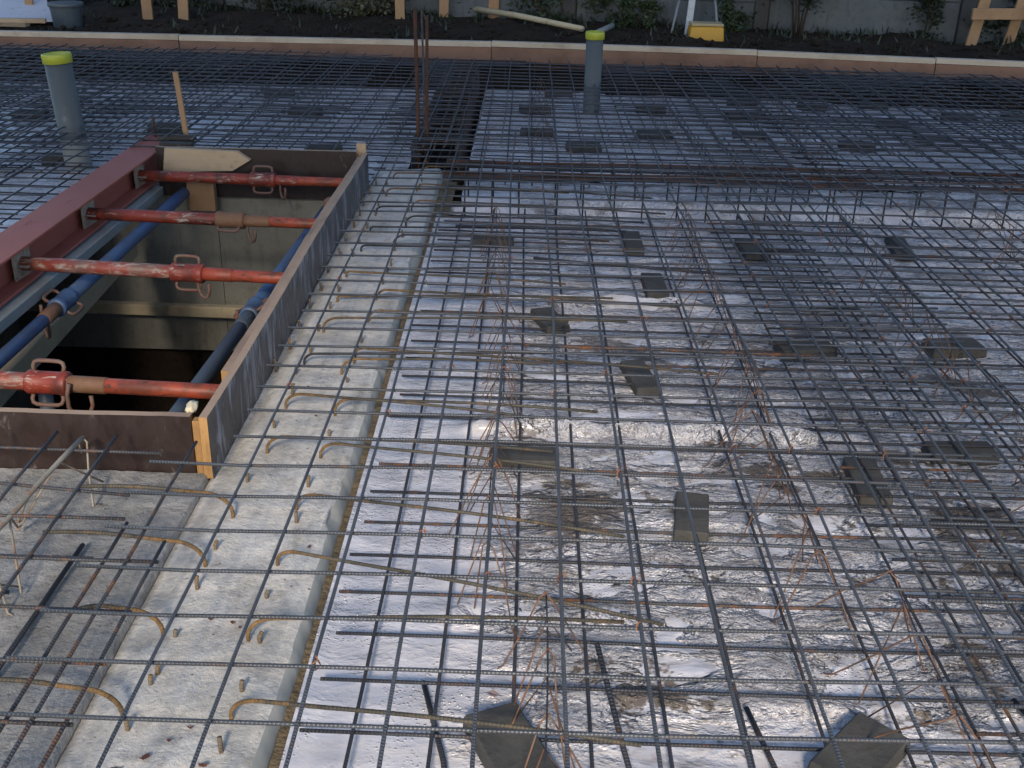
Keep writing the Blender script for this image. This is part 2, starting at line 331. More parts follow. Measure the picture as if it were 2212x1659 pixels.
def box_data(c, s, rot=None, taper=1.0, bev=0.0):
    """bevelled box, rot a 3x3, taper scales the top"""
    hx, hy, hz = s[0] / 2, s[1] / 2, s[2] / 2
    b = min(bev, hx * 0.45, hy * 0.45, hz * 0.45)
    V = []; F = []
    c = Vector(c)
    def add(x, y, z):
        t = taper if z > 0 else 1.0
        p = Vector((x * t, y * t, z)); p = rot @ p if rot else p
        V.append(c + p); return len(V) - 1
    if b <= 0:
        id_ = {}
        for x in (-1, 1):
            for y in (-1, 1):
                for z in (-1, 1): id_[(x, y, z)] = add(x * hx, y * hy, z * hz)
        q = lambda *k: F.append(tuple(id_[i] for i in k))
        q((-1, -1, -1), (-1, 1, -1), (1, 1, -1), (1, -1, -1)); q((-1, -1, 1), (1, -1, 1), (1, 1, 1), (-1, 1, 1))
        q((-1, -1, -1), (1, -1, -1), (1, -1, 1), (-1, -1, 1)); q((-1, 1, -1), (-1, 1, 1), (1, 1, 1), (1, 1, -1))
        q((-1, -1, -1), (-1, -1, 1), (-1, 1, 1), (-1, 1, -1)); q((1, -1, -1), (1, 1, -1), (1, 1, 1), (1, -1, 1))
        return V, F
    I = {}
    for x in (-1, 1):
        for y in (-1, 1):
            for z in (-1, 1):
                I[(x, y, z, 0)] = add(x * hx, y * (hy - b), z * (hz - b))
                I[(x, y, z, 1)] = add(x * (hx - b), y * hy, z * (hz - b))
                I[(x, y, z, 2)] = add(x * (hx - b), y * (hy - b), z * hz)
    def f(*k): F.append(tuple(I[i] for i in k))
    for s_ in (-1, 1):
        o = [(-1, -1), (1, -1), (1, 1), (-1, 1)]
        o2 = o if s_ > 0 else o[::-1]
        f(*[(s_, y, z, 0) for y, z in o2]); f(*[(x, s_, z, 1) for x, z in o2[::-1]]); f(*[(x, y, s_, 2) for x, y in o2])
    for a in (-1, 1):
        for b_ in (-1, 1):
            f((a, b_, -1, 0), (a, b_, 1, 0), (a, b_, 1, 1), (a, b_, -1, 1)); f((a, -1, b_, 0), (a, 1, b_, 0), (a, 1, b_, 2), (a, -1, b_, 2)); f((-1, a, b_, 1), (1, a, b_, 1), (1, a, b_, 2), (-1, a, b_, 2))
    for x in (-1, 1):
        for y in (-1, 1):
            for z in (-1, 1): f((x, y, z, 0), (x, y, z, 1), (x, y, z, 2))
    return V, F
def fixn(o):
    import bmesh
    bm = bmesh.new(); bm.from_mesh(o.data); bmesh.ops.recalc_face_normals(bm, faces=bm.faces); bm.to_mesh(o.data); bm.free(); return o
def box(name, c, s, mat, parent=None, rot=None, bev=0.003, taper=1.0, mats=None, fsel=None):
    V, F = box_data(c, s, rot, taper, bev)
    o = link_mesh(name, V, F, mat, parent, smooth=False, mats=mats, fmat=fsel(V, F) if fsel else None)
    return fixn(o)
def zrot(a): return Matrix.Rotation(a, 3, 'Z')

def lathe(name, prof, c, mat, parent=None, n=24, axis=None, rot=None):
    """prof: list of (r, h); axis via rot matrix"""
    V = []; F = []; c = Vector(c)
    for r, h in prof:
        for k in range(n):
            a = 2 * math.pi * k / n; p = Vector((r * math.cos(a), r * math.sin(a), h)); V.append(c + (rot @ p if rot else p))
    for i in range(len(prof) - 1):
        for k in range(n):
            k2 = (k + 1) % n; F.append((i * n + k, i * n + k2, (i + 1) * n + k2, (i + 1) * n + k))
    o = link_mesh(name, V, F, mat, parent, smooth=True)
    return fixn(o)

def fbm(x, y, z=0.0, o=3):
    return mnoise.fractal((x, y, z), 1.0, 2.0, o)
def grid(name, xs, ys, zf, keep, mat, parent=None, smooth=True):
    xs = list(xs); ys = list(ys); idx = {}; V = []; F = []
    nx, ny = len(xs), len(ys)
    def vid(i, j):
        k = (i, j)
        if k not in idx: idx[k] = len(V); V.append((xs[i], ys[j], zf(xs[i], ys[j])))
        return idx[k]
    for j in range(ny - 1):
        yc = (ys[j] + ys[j + 1]) / 2
        for i in range(nx - 1):
            if keep((xs[i] + xs[i + 1]) / 2, yc): F.append((vid(i, j), vid(i + 1, j), vid(i + 1, j + 1), vid(i, j + 1)))
    return link_mesh(name, V, F, mat, parent, smooth=smooth)
def span(*segs):
    out = []
    for a, b, st in segs:
        n = max(1, int(round((b - a) / st)))
        out += [a + (b - a) * k / n for k in range(n)]
    out.append(segs[-1][1]); return out
def smooth01(t):
    t = max(0.0, min(1.0, t)); return t * t * (3 - 2 * t)

# ------------------------------------------------------------------ the setting: soil, film, concrete
TB = [(-9.0, 9.20), (-0.3, 9.46), (1.9, 9.32), (9.0, 8.30)]      # line of the far formwork edge
def timber_y(x):
    for (x0, y0), (x1, y1) in zip(TB, TB[1:]):
        if x <= x1: return y0 + (y1 - y0) * (x - x0) / (x1 - x0)
    return TB[-1][1]
def soil_z(x, y):
    ty = timber_y(max(-9, min(9, x)))
    if y > ty + 0.03:
        far = smooth01((y - ty) / 0.5)
        return 0.15 + 0.06 * far + 0.05 * fbm(x * 1.3, y * 1.3, 3.3) + 0.03 * fbm(x * 5, y * 5, 1.3)
    z = -0.07 + 0.008 * fbm(x * 4, y * 4)
    if y > ty - 0.62: z = -0.26 + 0.03 * fbm(x * 4, y * 4)
    elif -0.66 < x < -0.325 and y > 5.99: z = -0.24 + 0.03 * fbm(x * 5, y * 5)
    elif 5.2 < y < 5.85 and x > -0.66: z = -0.30
    return z
xs = span((-80, -20, 10), (-20, -7, 1.0), (-7, -2.76, 0.11)) [:-1] + [-2.76] + span((-2.74, -0.68, 0.1)) + [-0.662, -0.658, -0.60, -0.5, -0.44, -0.40, -0.328, -0.322] + span((-0.2, 7, 0.1), (7, 20, 1.0), (20, 80, 10))
ys = span((-30, -2, 4), (-2, 2.39, 0.3)) + [2.41] + span((2.5, 5.18, 0.2)) + [5.2, 5.21, 5.84, 5.86, 5.985, 5.995] + span((6.05, 8.2, 0.1), (8.2, 10.6, 0.03), (10.6, 14, 0.1), (14, 24, 1.0), (24, 90, 8))
pit_hole = lambda x, y: (-2.75 < x < -0.40 and 2.40 < y < 5.99) or (-5 < x < -0.40 and -2 < y < 2.41)
ground = grid('ground', xs, ys, soil_z, lambda x, y: not pit_hole(x, y), 'soil'); ground['kind'] = 'structure'

# clay-filled joint along the ledge
jt = grid('ground_joint', [-0.447, -0.43, -0.415, -0.40, -0.37], span((-0.5, 6.0, 0.05)), lambda x, y: 0.000 + 0.005 * fbm(x * 30, y * 6) - 0.02 * (x > -0.41), lambda x, y: True, 'clay')
jt['kind'] = 'structure'

def ridge(x, y, y0, x0, x1, h, w):
    yy = y0 - 0.012 * x + 0.012 * fbm(x * 2.0, y0)
    f = smooth01((x - x0) / 0.1) * smooth01((x1 - x) / 0.25)
    d = y - yy
    return f * h * (smooth01((d + 0.55 * w) / (0.55 * w)) if d < 0 else 1 - smooth01(d / (w * 2.4))) * (0.8 + 0.4 * fbm(x * 6, y0))
def film_z(x, y):
    damp = 0.15 + 0.85 * smooth01((x + 0.28) / 0.35)          # flatter along the ledge
    damp *= 0.45 + 0.55 * smooth01((y - 1.55) / 0.3)
    a = 1.0 - abs(fbm(x * 2.6 + 0.6 * fbm(x * 3, y * 3), y * 6.5, 2.0, 3)) * 1.6
    z = 0.0085 * max(0.0, a) ** 2 * damp
    z += 0.006 * fbm(x * 9, y * 17, 5.0, 3) * damp * damp + 0.005 * fbm(x * 2, y * 2, 9.0)
    z += ridge(x, y, 2.92, -0.2, 1.15, 0.050, 0.034) + ridge(x, y, 4.02, 0.05, 0.85, 0.052, 0.038) + ridge(x, y, 4.63, 0.1, 0.9, 0.018, 0.03)
    z += ridge(x, y, 1.74, -0.15, 1.4, 0.014, 0.03) + ridge(x, y, 2.02, -0.2, 0.5, 0.012, 0.03) + ridge(x, y, 2.42, 0.3, 0.8, 0.015, 0.03)
    # shallow ditch under the cross beam cage
    if y > 5.15:
        z -= 0.13 * smooth01((y - 5.24) / 0.10) * (1 - smooth01((y - 5.52) / 0.16)) * (0.85 + 0.3 * fbm(x * 2, 1.0))
    return z + 0.002 + 0.010 * (1 - smooth01((x + 0.424) / 0.05))
fx = span((-0.424, 1.3, 0.0125), (1.3, 2.6, 0.025), (2.6, 5.2, 0.05)); fy = span((0.4, 1.3, 0.05), (1.3, 3.2, 0.0125), (3.2, 5.15, 0.02), (5.15, 5.95, 0.02))
film_a = grid('plastic_sheet', fx, fy, film_z, lambda x, y: not (x < -0.325 and y > 5.6), 'film')
tag(film_a, 'wet crumpled silvery plastic sheet covering the foreground right of the concrete ledge', 'plastic sheet', 'plastic sheets under the mesh')
def film_far(x, y):
    a = 1.0 - abs(fbm(x * 2.2, y * 5.0, 7.0, 3)) * 1.6
    return 0.001 + 0.012 * max(0, a) ** 2 + 0.008 * fbm(x * 6, y * 9, 4.0) + ridge(x, y, 7.15, 0.9, 3.0, 0.03, 0.03) + ridge(x, y, 6.45, 1.4, 2.2, 0.02, 0.03) + ridge(x, y, 8.15, 0.2, 2.9, 0.03, 0.03)
film_b = grid('plastic_sheet', span((-0.32, 7.2, 0.045)), span((5.93, 9.2, 0.035)), lambda x, y: film_far(x, y) + 0.004, lambda x, y: y < timber_y(x) - 0.64, 'film_clean')
tag(film_b, 'bluish plastic sheet beyond the cross beam cage, right of the rusty starter bars', 'plastic sheet', 'plastic sheets under the mesh')
film_c = grid('plastic_sheet', span((-7.2, -2.2, 0.05), (-2.2, -0.665, 0.05)), span((2.5, 5.6, 0.06), (5.6, 9.0, 0.04)), film_far, lambda x, y: y < timber_y(x) - 0.64 and not (x > -2.22 and y < 5.62), 'film_clean')
tag(film_c, 'bluish plastic sheet left of the red steel beam and behind the pit', 'plastic sheet', 'plastic sheets under the mesh')

# rough slab in the near left corner
slab_x = span((-3.2, -1.5, 0.08), (-1.5, -0.835, 0.015)) + [-0.828, -0.826]
def slab_z(x, y):
    return 0.050 + 0.004 * fbm(x * 7, y * 7, 1, 4) + 0.0022 * fbm(x * 40, y * 40, 2, 2) if x < -0.827 else -0.2
slab = thing('concrete_slab', 'rough dark grey concrete slab in the near left corner under rusty mesh', 'concrete slab', (-1.5, 1.5, 0))
grid('slab_top', slab_x, span((-0.6, 1.2, 0.1), (1.2, 2.545, 0.015)), slab_z, lambda x, y: True, 'slab', slab)
box('slab_body', (-2.015, 0.97, -0.13), (2.36, 3.12, 0.34), 'slab', slab, bev=0.0)

# pale ledge: the top of the pit wall
ledge = thing('concrete_ledge', 'long pale concrete ledge with bent starter bars running beside the plywood', 'concrete ledge', (-0.6, 3, 0))
LT_ = [(-0.826, -0.25), (-0.823, 0.030), (-0.808, 0.034), (-0.775, 0.036), (-0.765, 0.048)]
LT_ += [(-0.765 + 0.0145 * k, 0.05) for k in range(1, 20)] + [(-0.480, 0.05), (-0.470, 0.0485), (-0.460, 0.045)]
LF_ = [(-0.460, 0.045), (-0.4585, 0.043), (-0.448, 0.012), (-0.442, -0.03), (-0.436, -0.25)]
lys = span((-0.6, 1.2, 0.06), (1.2, 3.4, 0.0125), (3.4, 6.0, 0.025))
def ledge_strip(name, prof, mat):
    V = []; F = []; n = len(prof)
    for y in lys:
        chip = max(0.0, fbm(y * 3.1, 14.0) - 0.22) * 0.05
        for i, (x, z) in enumerate(prof):
            e = 0.010 * fbm(y * 1.2, 4.0) + 0.003 * fbm(y * 14, 8.0)
            dx = e * smooth01((x + 0.53) / 0.05) - (chip if abs(x + 0.46) < 0.003 else 0) + (0.006 * fbm(y * 5, 2.0) if -0.80 < x < -0.76 else 0)
            dz = (0.0050 * fbm(x * 7, y * 5, 3, 4) + 0.0018 * fbm(x * 45, y * 45, 1, 2)) if 0.029 < z and x < -0.465 else (0.002 * fbm(y * 20, 3.0) - chip * 0.3 if z > 0.04 else 0)
            V.append((x + dx, y, z + dz))
    for j in range(len(lys) - 1):
        for i in range(n - 1): F.append((j * n + i, j * n + i + 1, (j + 1) * n + i + 1, (j + 1) * n + i))
    F.append(tuple((len(lys) - 1) * n + i for i in range(n)))
    return link_mesh(name, V, F, mat, ledge)
ledge_strip('ledge_top', LT_, 'ledge')
ledge_strip('ledge_face', LF_, 'ledge_face')

# pit walls and floor
pw = thing('pit_wall', 'beige concrete back wall of the pit behind the props', 'concrete wall', (-1.8, 5.7, -0.9))
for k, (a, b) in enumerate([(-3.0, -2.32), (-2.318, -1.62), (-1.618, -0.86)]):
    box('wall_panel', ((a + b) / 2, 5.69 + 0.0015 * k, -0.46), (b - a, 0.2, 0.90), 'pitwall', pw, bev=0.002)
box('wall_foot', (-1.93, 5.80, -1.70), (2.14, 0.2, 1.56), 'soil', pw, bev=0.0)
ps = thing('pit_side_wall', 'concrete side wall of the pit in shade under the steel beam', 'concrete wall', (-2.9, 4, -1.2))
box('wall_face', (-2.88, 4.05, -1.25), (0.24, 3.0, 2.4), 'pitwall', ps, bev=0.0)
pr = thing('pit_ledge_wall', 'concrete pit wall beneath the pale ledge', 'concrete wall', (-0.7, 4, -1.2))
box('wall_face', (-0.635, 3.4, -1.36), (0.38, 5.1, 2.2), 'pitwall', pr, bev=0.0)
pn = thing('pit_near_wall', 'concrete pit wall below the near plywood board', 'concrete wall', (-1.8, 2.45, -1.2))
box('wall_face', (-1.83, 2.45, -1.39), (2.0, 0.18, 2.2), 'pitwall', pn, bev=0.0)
pf = box('ground_pit_floor', (-1.9, 4.1, -2.5), (2.3, 3.6, 0.1), 'soil', bev=0.0); pf['kind'] = 'structure'

# ------------------------------------------------------------------ formwork round the pit
fr = thing('plywood_board', 'cement smeared plywood board standing along the pale ledge', 'plywood board', (-0.83, 4, 0.05))
def board_y(name, x, y0, y1, z0, z1, th, mat, parent, topmat, endmat, wob=0.004, lean=0.0):
    V = []; F = []; fm = []; N = 40
    for j in range(N + 1):
        y = y0 + (y1 - y0) * j / N; w = wob * math.sin(j * 0.21) + 0.002 * fbm(y * 3, 1.0)
        for (dx, z) in ((-th / 2, z0), (th / 2, z0), (th / 2 + lean, z1), (-th / 2 + lean, z1)): V.append((x + dx + w, y, z + (0.0025 * fbm(y * 9, 3.0) if z == z1 else 0)))
    for j in range(N):
        for k in range(4):
            k2 = (k + 1) % 4; F.append((j * 4 + k, j * 4 + k2, (j + 1) * 4 + k2, (j + 1) * 4 + k)); fm.append(1 if k == 2 else 0)
    F.append((0, 1, 2, 3)); fm.append(2); F.append((N * 4, N * 4 + 3, N * 4 + 2, N * 4 + 1)); fm.append(2)
    return fixn(link_mesh(name, V, F, None, parent, smooth=False, mats=[mat, topmat, endmat], fmat=fm))
board_y('outer_board', -0.822, 2.535, 5.60, 0.040, 0.222, 0.022, 'ply_grey', fr, 'edge', 'endgrain')
board_y('inner_board', -0.848, 2.86, 5.56, -0.03, 0.210, 0.024, 'ply_dark', fr, 'edge', 'endgrain')
nb = thing('plywood_board', 'dark brown plywood board closing the near side of the pit', 'plywood board', (-1.6, 2.55, 0.05))
def board_x(name, y, x0, x1, z0, z1, th, mat, parent, topmat, endmat, bot=0.0):
    V = []; F = []; fm = []; N = 50
    for j in range(N + 1):
        x = x0 + (x1 - x0) * j / N; w = 0.003 * fbm(x * 2, 5.0)
        b = bot * fbm(x * 8, 2.0)
        for (dy, z) in ((-th / 2, z0 + b), (th / 2, z0 + b), (th / 2, z1), (-th / 2, z1)): V.append((x, y + dy + w, z + (0.0025 * fbm(x * 9, 7.0) if z == z1 else 0)))
    for j in range(N):
        for k in range(4):
            k2 = (k + 1) % 4; F.append((j * 4 + k, j * 4 + k2, (j + 1) * 4 + k2, (j + 1) * 4 + k)); fm.append(1 if k == 2 else 0)
    F.append((0, 1, 2, 3)); fm.append(2); F.append((N * 4, N * 4 + 3, N * 4 + 2, N * 4 + 1)); fm.append(2)
    return fixn(link_mesh(name, V, F, None, parent, smooth=False, mats=[mat, topmat, endmat], fmat=fm))
board_x('board', 2.562, -2.7, -0.862, 0.02, 0.216, 0.024, 'ply_dark', nb, 'edge', 'endgrain', 0.006)
fixn(box('corner_batten', (-0.848, 2.565, 0.12), (0.020, 0.028, 0.165), 'endgrain', nb, bev=0.002))
bb = thing('plywood_board', 'dark brown plywood board closing the far side of the pit', 'plywood board', (-1.4, 5.575, 0))
board_x('board', 5.575, -1.898, -0.862, -0.02, 0.235, 0.024, 'ply_dark', bb, 'edge', 'endgrain')
fixn(box('stop_block', (-0.845, 5.632, 0.19), (0.05, 0.03, 0.15), 'pine', bb, bev=0.003))
# pointed pine offcut nailed to the far board
V = [(-1.86, 5.53, 0.112), (-1.50, 5.53, 0.128), (-1.405, 5.53, 0.185), (-1.47, 5.53, 0.228), (-1.84, 5.53, 0.236)]
V += [(x, 5.562, z) for x, y, z in V]; k = 5
F = [(0, 1, 2, 3, 4), (9, 8, 7, 6, 5)] + [(i, (i + 1) % 5, 5 + (i + 1) % 5, 5 + i) for i in range(5)]
tag(fixn(link_mesh('pine_offcut', V, F, 'pine', smooth=False)), 'pale pine offcut with pointed end on the far plywood board', 'board')
tag(fixn(box('pine_block', (-1.66, 5.50, 0.00), (0.14, 0.05, 0.15), 'stake', bev=0.003)), 'short reddish wood block behind the far end of the blue prop', 'wood block')
# crumbs of foam in the near corner
import bmesh
def lump(name, c, s, mat, parent=None, seed=0, sub=3, amp=0.35, fr_=1.6):
    bm = bmesh.new(); bmesh.ops.create_icosphere(bm, subdivisions=sub, radius=1.0)
    for v in bm.verts:
        d = 1 + amp * fbm(v.co.x * fr_ + seed, v.co.y * fr_, v.co.z * fr_, 3)
        v.co = Vector((v.co.x * s[0] * d + c[0], v.co.y * s[1] * d + c[1], v.co.z * s[2] * d + c[2]))
    V = [v.co.copy() for v in bm.verts]; F = [tuple(q.index for q in f.verts) for f in bm.faces]; bm.free()
    return link_mesh(name, V, F, mat, parent)
tag(lump('foam_lump', (-0.872, 2.61, 0.214), (0.014, 0.03, 0.014), 'foam', seed=3, amp=0.4, fr_=2.5), 'cream blob of expanding foam at the near plywood corner', 'foam')

# ------------------------------------------------------------------ steel beam and channel
bm_ = thing('steel_beam', 'red primed steel I beam along the left side of the pit', 'steel beam', (-1.99, 4.2, 0.05))
def extr_y(name, poly, y0, y1, mat, parent):
    n = len(poly); V = [(x, y0, z) for x, z in poly] + [(x, y1, z) for x, z in poly]
    F = [(i, (i + 1) % n, n + (i + 1) % n, n + i) for i in range(n)] + [tuple(range(n)), tuple(range(2 * n - 1, n - 1, -1))]
    return fixn(link_mesh(name, V, F, mat, parent, smooth=False))
extr_y('top_flange', [(-2.072, 0.191), (-1.908, 0.191), (-1.906, 0.193), (-1.906, 0.200), (-1.908, 0.202), (-2.072, 0.202), (-2.074, 0.200), (-2.074, 0.193)], 1.9, 6.02, 'beam', bm_)
extr_y('web', [(-1.995, 0.061), (-1.985, 0.061), (-1.985, 0.1905), (-1.995, 0.1905)], 1.9, 6.02, 'beam', bm_)
extr_y('bottom_flange', [(-2.072, 0.050), (-1.908, 0.050), (-1.906, 0.052), (-1.906, 0.059), (-1.908, 0.061), (-2.072, 0.061), (-2.074, 0.059), (-2.074, 0.052)], 1.9, 6.02, 'beam', bm_)
ch = thing('steel_channel', 'weathered grey steel channel lying under the red steel beam', 'steel channel', (-1.88, 4.2, -0.05))
extr_y('channel_web', [(-1.905, 0.040), (-1.870, 0.040), (-1.867, 0.036), (-1.867, -0.004), (-1.872, -0.004), (-1.872, 0.034), (-1.905, 0.034)], 2.7, 5.52, 'galv', ch)
extr_y('channel_flange', [(-1.97, 0.034), (-1.9055, 0.034), (-1.9055, 0.040), (-1.97, 0.040)], 2.7, 5.52, 'galv', ch)
tag(fixn(box('timber_plank', (-2.02, 4.35, -0.30), (0.05, 2.1, 0.10), 'batten', rot=Matrix.Rotation(0.05, 3, 'X'), bev=0.003)), 'old timber plank inside the pit under the steel channel', 'plank')
# dark clamp pieces at the beam's far end
cl = thing('beam_clamp', 'dark steel clamp bars at the far end of the red beam', 'clamp', (-1.85, 5.8, 0.2))
box('upper_bar', (-1.865, 5.83, 0.226), (0.20, 0.045, 0.022), 'darksteel', cl, bev=0.003)
box('lower_bar', (-1.83, 5.70, 0.215), (0.17, 0.05, 0.03), 'darksteel', cl, bev=0.003)
box('bolt_plate', (-1.80, 5.76, 0.18), (0.03, 0.14, 0.05), 'darksteel', cl, bev=0.003)
tag(fixn(box('timber_lath', (-1.845, 5.90, 0.36), (0.028, 0.018, 0.40), 'stake', rot=Matrix.Rotation(-0.07, 3, 'Y'), bev=0.002)), 'thin upright wooden lath behind the end of the red beam', 'lath')
tag(tube('steel_pin', [(-2.02, 5.95, 0.2), (-2.022, 5.95, 0.28), (-2.024, 5.952, 0.305)], 0.006, 'rust'), 'small rusty pin standing on the far end of the red beam', 'pin')

# ------------------------------------------------------------------ props
def frame(A, B):
    x = (Vector(B) - Vector(A)).normalized(); y = Vector((0, 0, 1)).cross(x).normalized(); z = x.cross(y)
    return Matrix((x, y, z)).transposed()
def cyl(name, A, B, r, mat, parent, n=20, bev=0.002, wall=None):
    A, B = Vector(A), Vector(B); L = (B - A).length; x = (B - A).normalized()
    ref = Vector((0, 0, 1)) if abs(x.z) < 0.9 else Vector((1, 0, 0)); u = x.cross(ref).normalized(); w = x.cross(u)
    rot = Matrix((u, w, x)).transposed()
    prof = [(0.0005, 0), (r - bev, 0), (r, bev), (r, L - bev), (r - bev, L), (0.0005, L)]
    return lathe(name, prof, A, mat, parent, n, rot=rot)
def prop(name, label, A, B, ct, group, outer, inner, sleeve, loops, pin, plate=True, r=0.0275, ri=0.0235, collar_mat=None):
    A, B = Vector(A), Vector(B); Mx = frame(A, B); L = (B - A).length; x = (B - A).normalized()
    t = thing(name, label, 'steel prop', A, group)
    P = lambda a, b, c: A + Mx @ Vector((a, b, c))
    c0, c1 = ct * L - 0.065, ct * L + 0.065
    cyl('outer_tube', P(0.004, 0, 0), P(c0 + 0.01, 0, 0), r, outer, t)
    cyl('inner_tube', P(c1 + 0.11, 0, 0), P(L, 0, 0), ri, inner, t)
    cyl('thread_sleeve', P(c1 - 0.01, 0, 0), P(c1 + 0.115, 0, 0), ri + 0.0025, sleeve, t)
    Lx = lambda l: (A + x * l)
    rot = Matrix((Mx.col[1], Mx.col[2], Mx.col[0])).transposed()
    col = lathe('collar', [(0.026, 0), (0.035, 0.002), (0.0375, 0.006), (0.0375, 0.024), (0.0355, 0.029), (0.035, 0.10), (0.0375, 0.105), (0.0375, 0.124), (0.035, 0.128), (0.024, 0.13)], Lx(c0), collar_mat or outer, t, 20, rot=rot)
    for ang in loops:
        ca, sa = math.cos(ang), math.sin(ang); pts = []
        q = lambda l, rr: P(c0 + l, ca * rr, sa * rr)
        for l, rr in ((0.020, 0.032), (0.017, 0.050), (0.021, 0.061), (0.032, 0.066), (0.065, 0.067), (0.098, 0.066), (0.109, 0.061), (0.113, 0.050), (0.110, 0.032)): pts.append(q(l, rr))
        h = tube('handle', pts, 0.0065, 'handle', col, 8)
    if pin is not None:
        pl, pang, size = pin; k_ = size / 0.045; pts = []
        for u, zz in ((-.020, .016), (-.027, -.012), (-.028, -.045), (-.019, -.070), (.0, -.080), (.018, -.070), (.027, -.048), (.026, -.022)):
            pts.append(P(c1 + pl + 0.02 + math.cos(pang) * u * k_, -0.031 - math.sin(pang) * u * k_, zz * k_))
        tube('locking_pin', pts, 0.0065, 'handle', t, 8)
    if plate:
        Vb, Fb = box_data(P(0.003, 0, 0), (0.006, 0.13, 0.13), Mx, 1.0, 0.0015)
        fixn(link_mesh('base_plate', Vb, Fb, 'plate', t, smooth=False))
        for s in (1, -1):
            Vb, Fb = box_data(P(0.03, s * 0.034, 0), (0.045, 0.012, 0.006), Mx, 1.0, 0.001)
            fixn(link_mesh('plate_gusset', Vb, Fb, 'plate', t, smooth=False))
    return t
G = 'red props across the pit'
XB = -0.862
prop('steel_prop', 'farthest red prop across the pit, in front of the pointed pine offcut', (-1.957, 5.44, 0.115), (XB, 5.40, 0.115), 0.585, G, 'red', 'orange', 'red', [1.45, -1.9], (0.02, 0.9, 0.050))
prop('steel_prop', 'second farthest red prop across the pit, white scratches and dark rusty collar', (-1.957, 4.74, 0.115), (XB, 4.665, 0.115), 0.60, G, 'red', 'orange', 'rustsleeve', [-2.6, 0.2], (0.015, 0.7, 0.050), collar_mat='rustsleeve')
prop('steel_prop', 'red prop with both collar handles showing, second nearest across the pit', (-1.957, 4.035, 0.115), (XB, 3.935, 0.115), 0.615, G, 'red_worn', 'orange', 'orange', [1.5, -1.75], (-0.015, 0.5, 0.050), collar_mat='red')
prop('steel_prop', 'nearest red prop across the pit, brown sleeve, just behind the near board', (-1.957, 2.985, 0.115), (XB, 2.915, 0.115), 0.50, G, 'red_worn', 'orange', 'rustsleeve', [1.3, -2.0], (0.02, -0.4, 0.055), collar_mat='red')
GB = 'blue props along the pit'
prop('steel_prop', 'bright blue prop running lengthwise below the red props', (-1.745, 5.49, 0.02), (-1.83, 2.72, -0.06), 0.545, GB, 'blue', 'blue', 'rustsleeve', [-0.5, 2.6], (0.02, -0.7, 0.060), plate=False, r=0.029, ri=0.025, collar_mat='blue')
prop('steel_prop', 'grimy dark blue prop lengthwise beside the inside of the long plywood board', (-1.005, 5.50, -0.04), (-1.085, 2.75, -0.04), 0.55, GB, 'blue', 'darkblue', 'darkblue', [-2.9, 0.6], (-0.02, -0.8, 0.05), plate=False, r=0.029, ri=0.026, collar_mat='blue')
cyl_t = thing('steel_prop', 'upright blue prop standing in the dark pit at its left edge', 'steel prop', (-1.62, 3.35, -2.4))
cyl('outer_tube', (-1.62, 3.35, -2.4), (-1.62, 3.35, -0.45), 0.03, 'blue', cyl_t); cyl('inner_tube', (-1.62, 3.35, -0.45), (-1.62, 3.35, -0.11), 0.024, 'darkblue', cyl_t)
tag(fixn(box('timber_batten', (-1.86, 5.50, -0.635), (1.95, 0.05, 0.062), 'batten', rot=Matrix.Rotation(0.01, 3, 'Y'), bev=0.003)), 'horizontal timber batten across the back wall of the pit', 'batten')
tag(lathe('pipe_flange', [(0.012, 0), (0.034, 0), (0.036, 0.003), (0.036, 0.012), (0.012, 0.014)], (-0.885, 4.90, 0.14), 'handle', None, 18, rot=Matrix.Rotation(R(80), 3, 'X')), 'small round steel washer plate inside the long plywood board', 'washer')

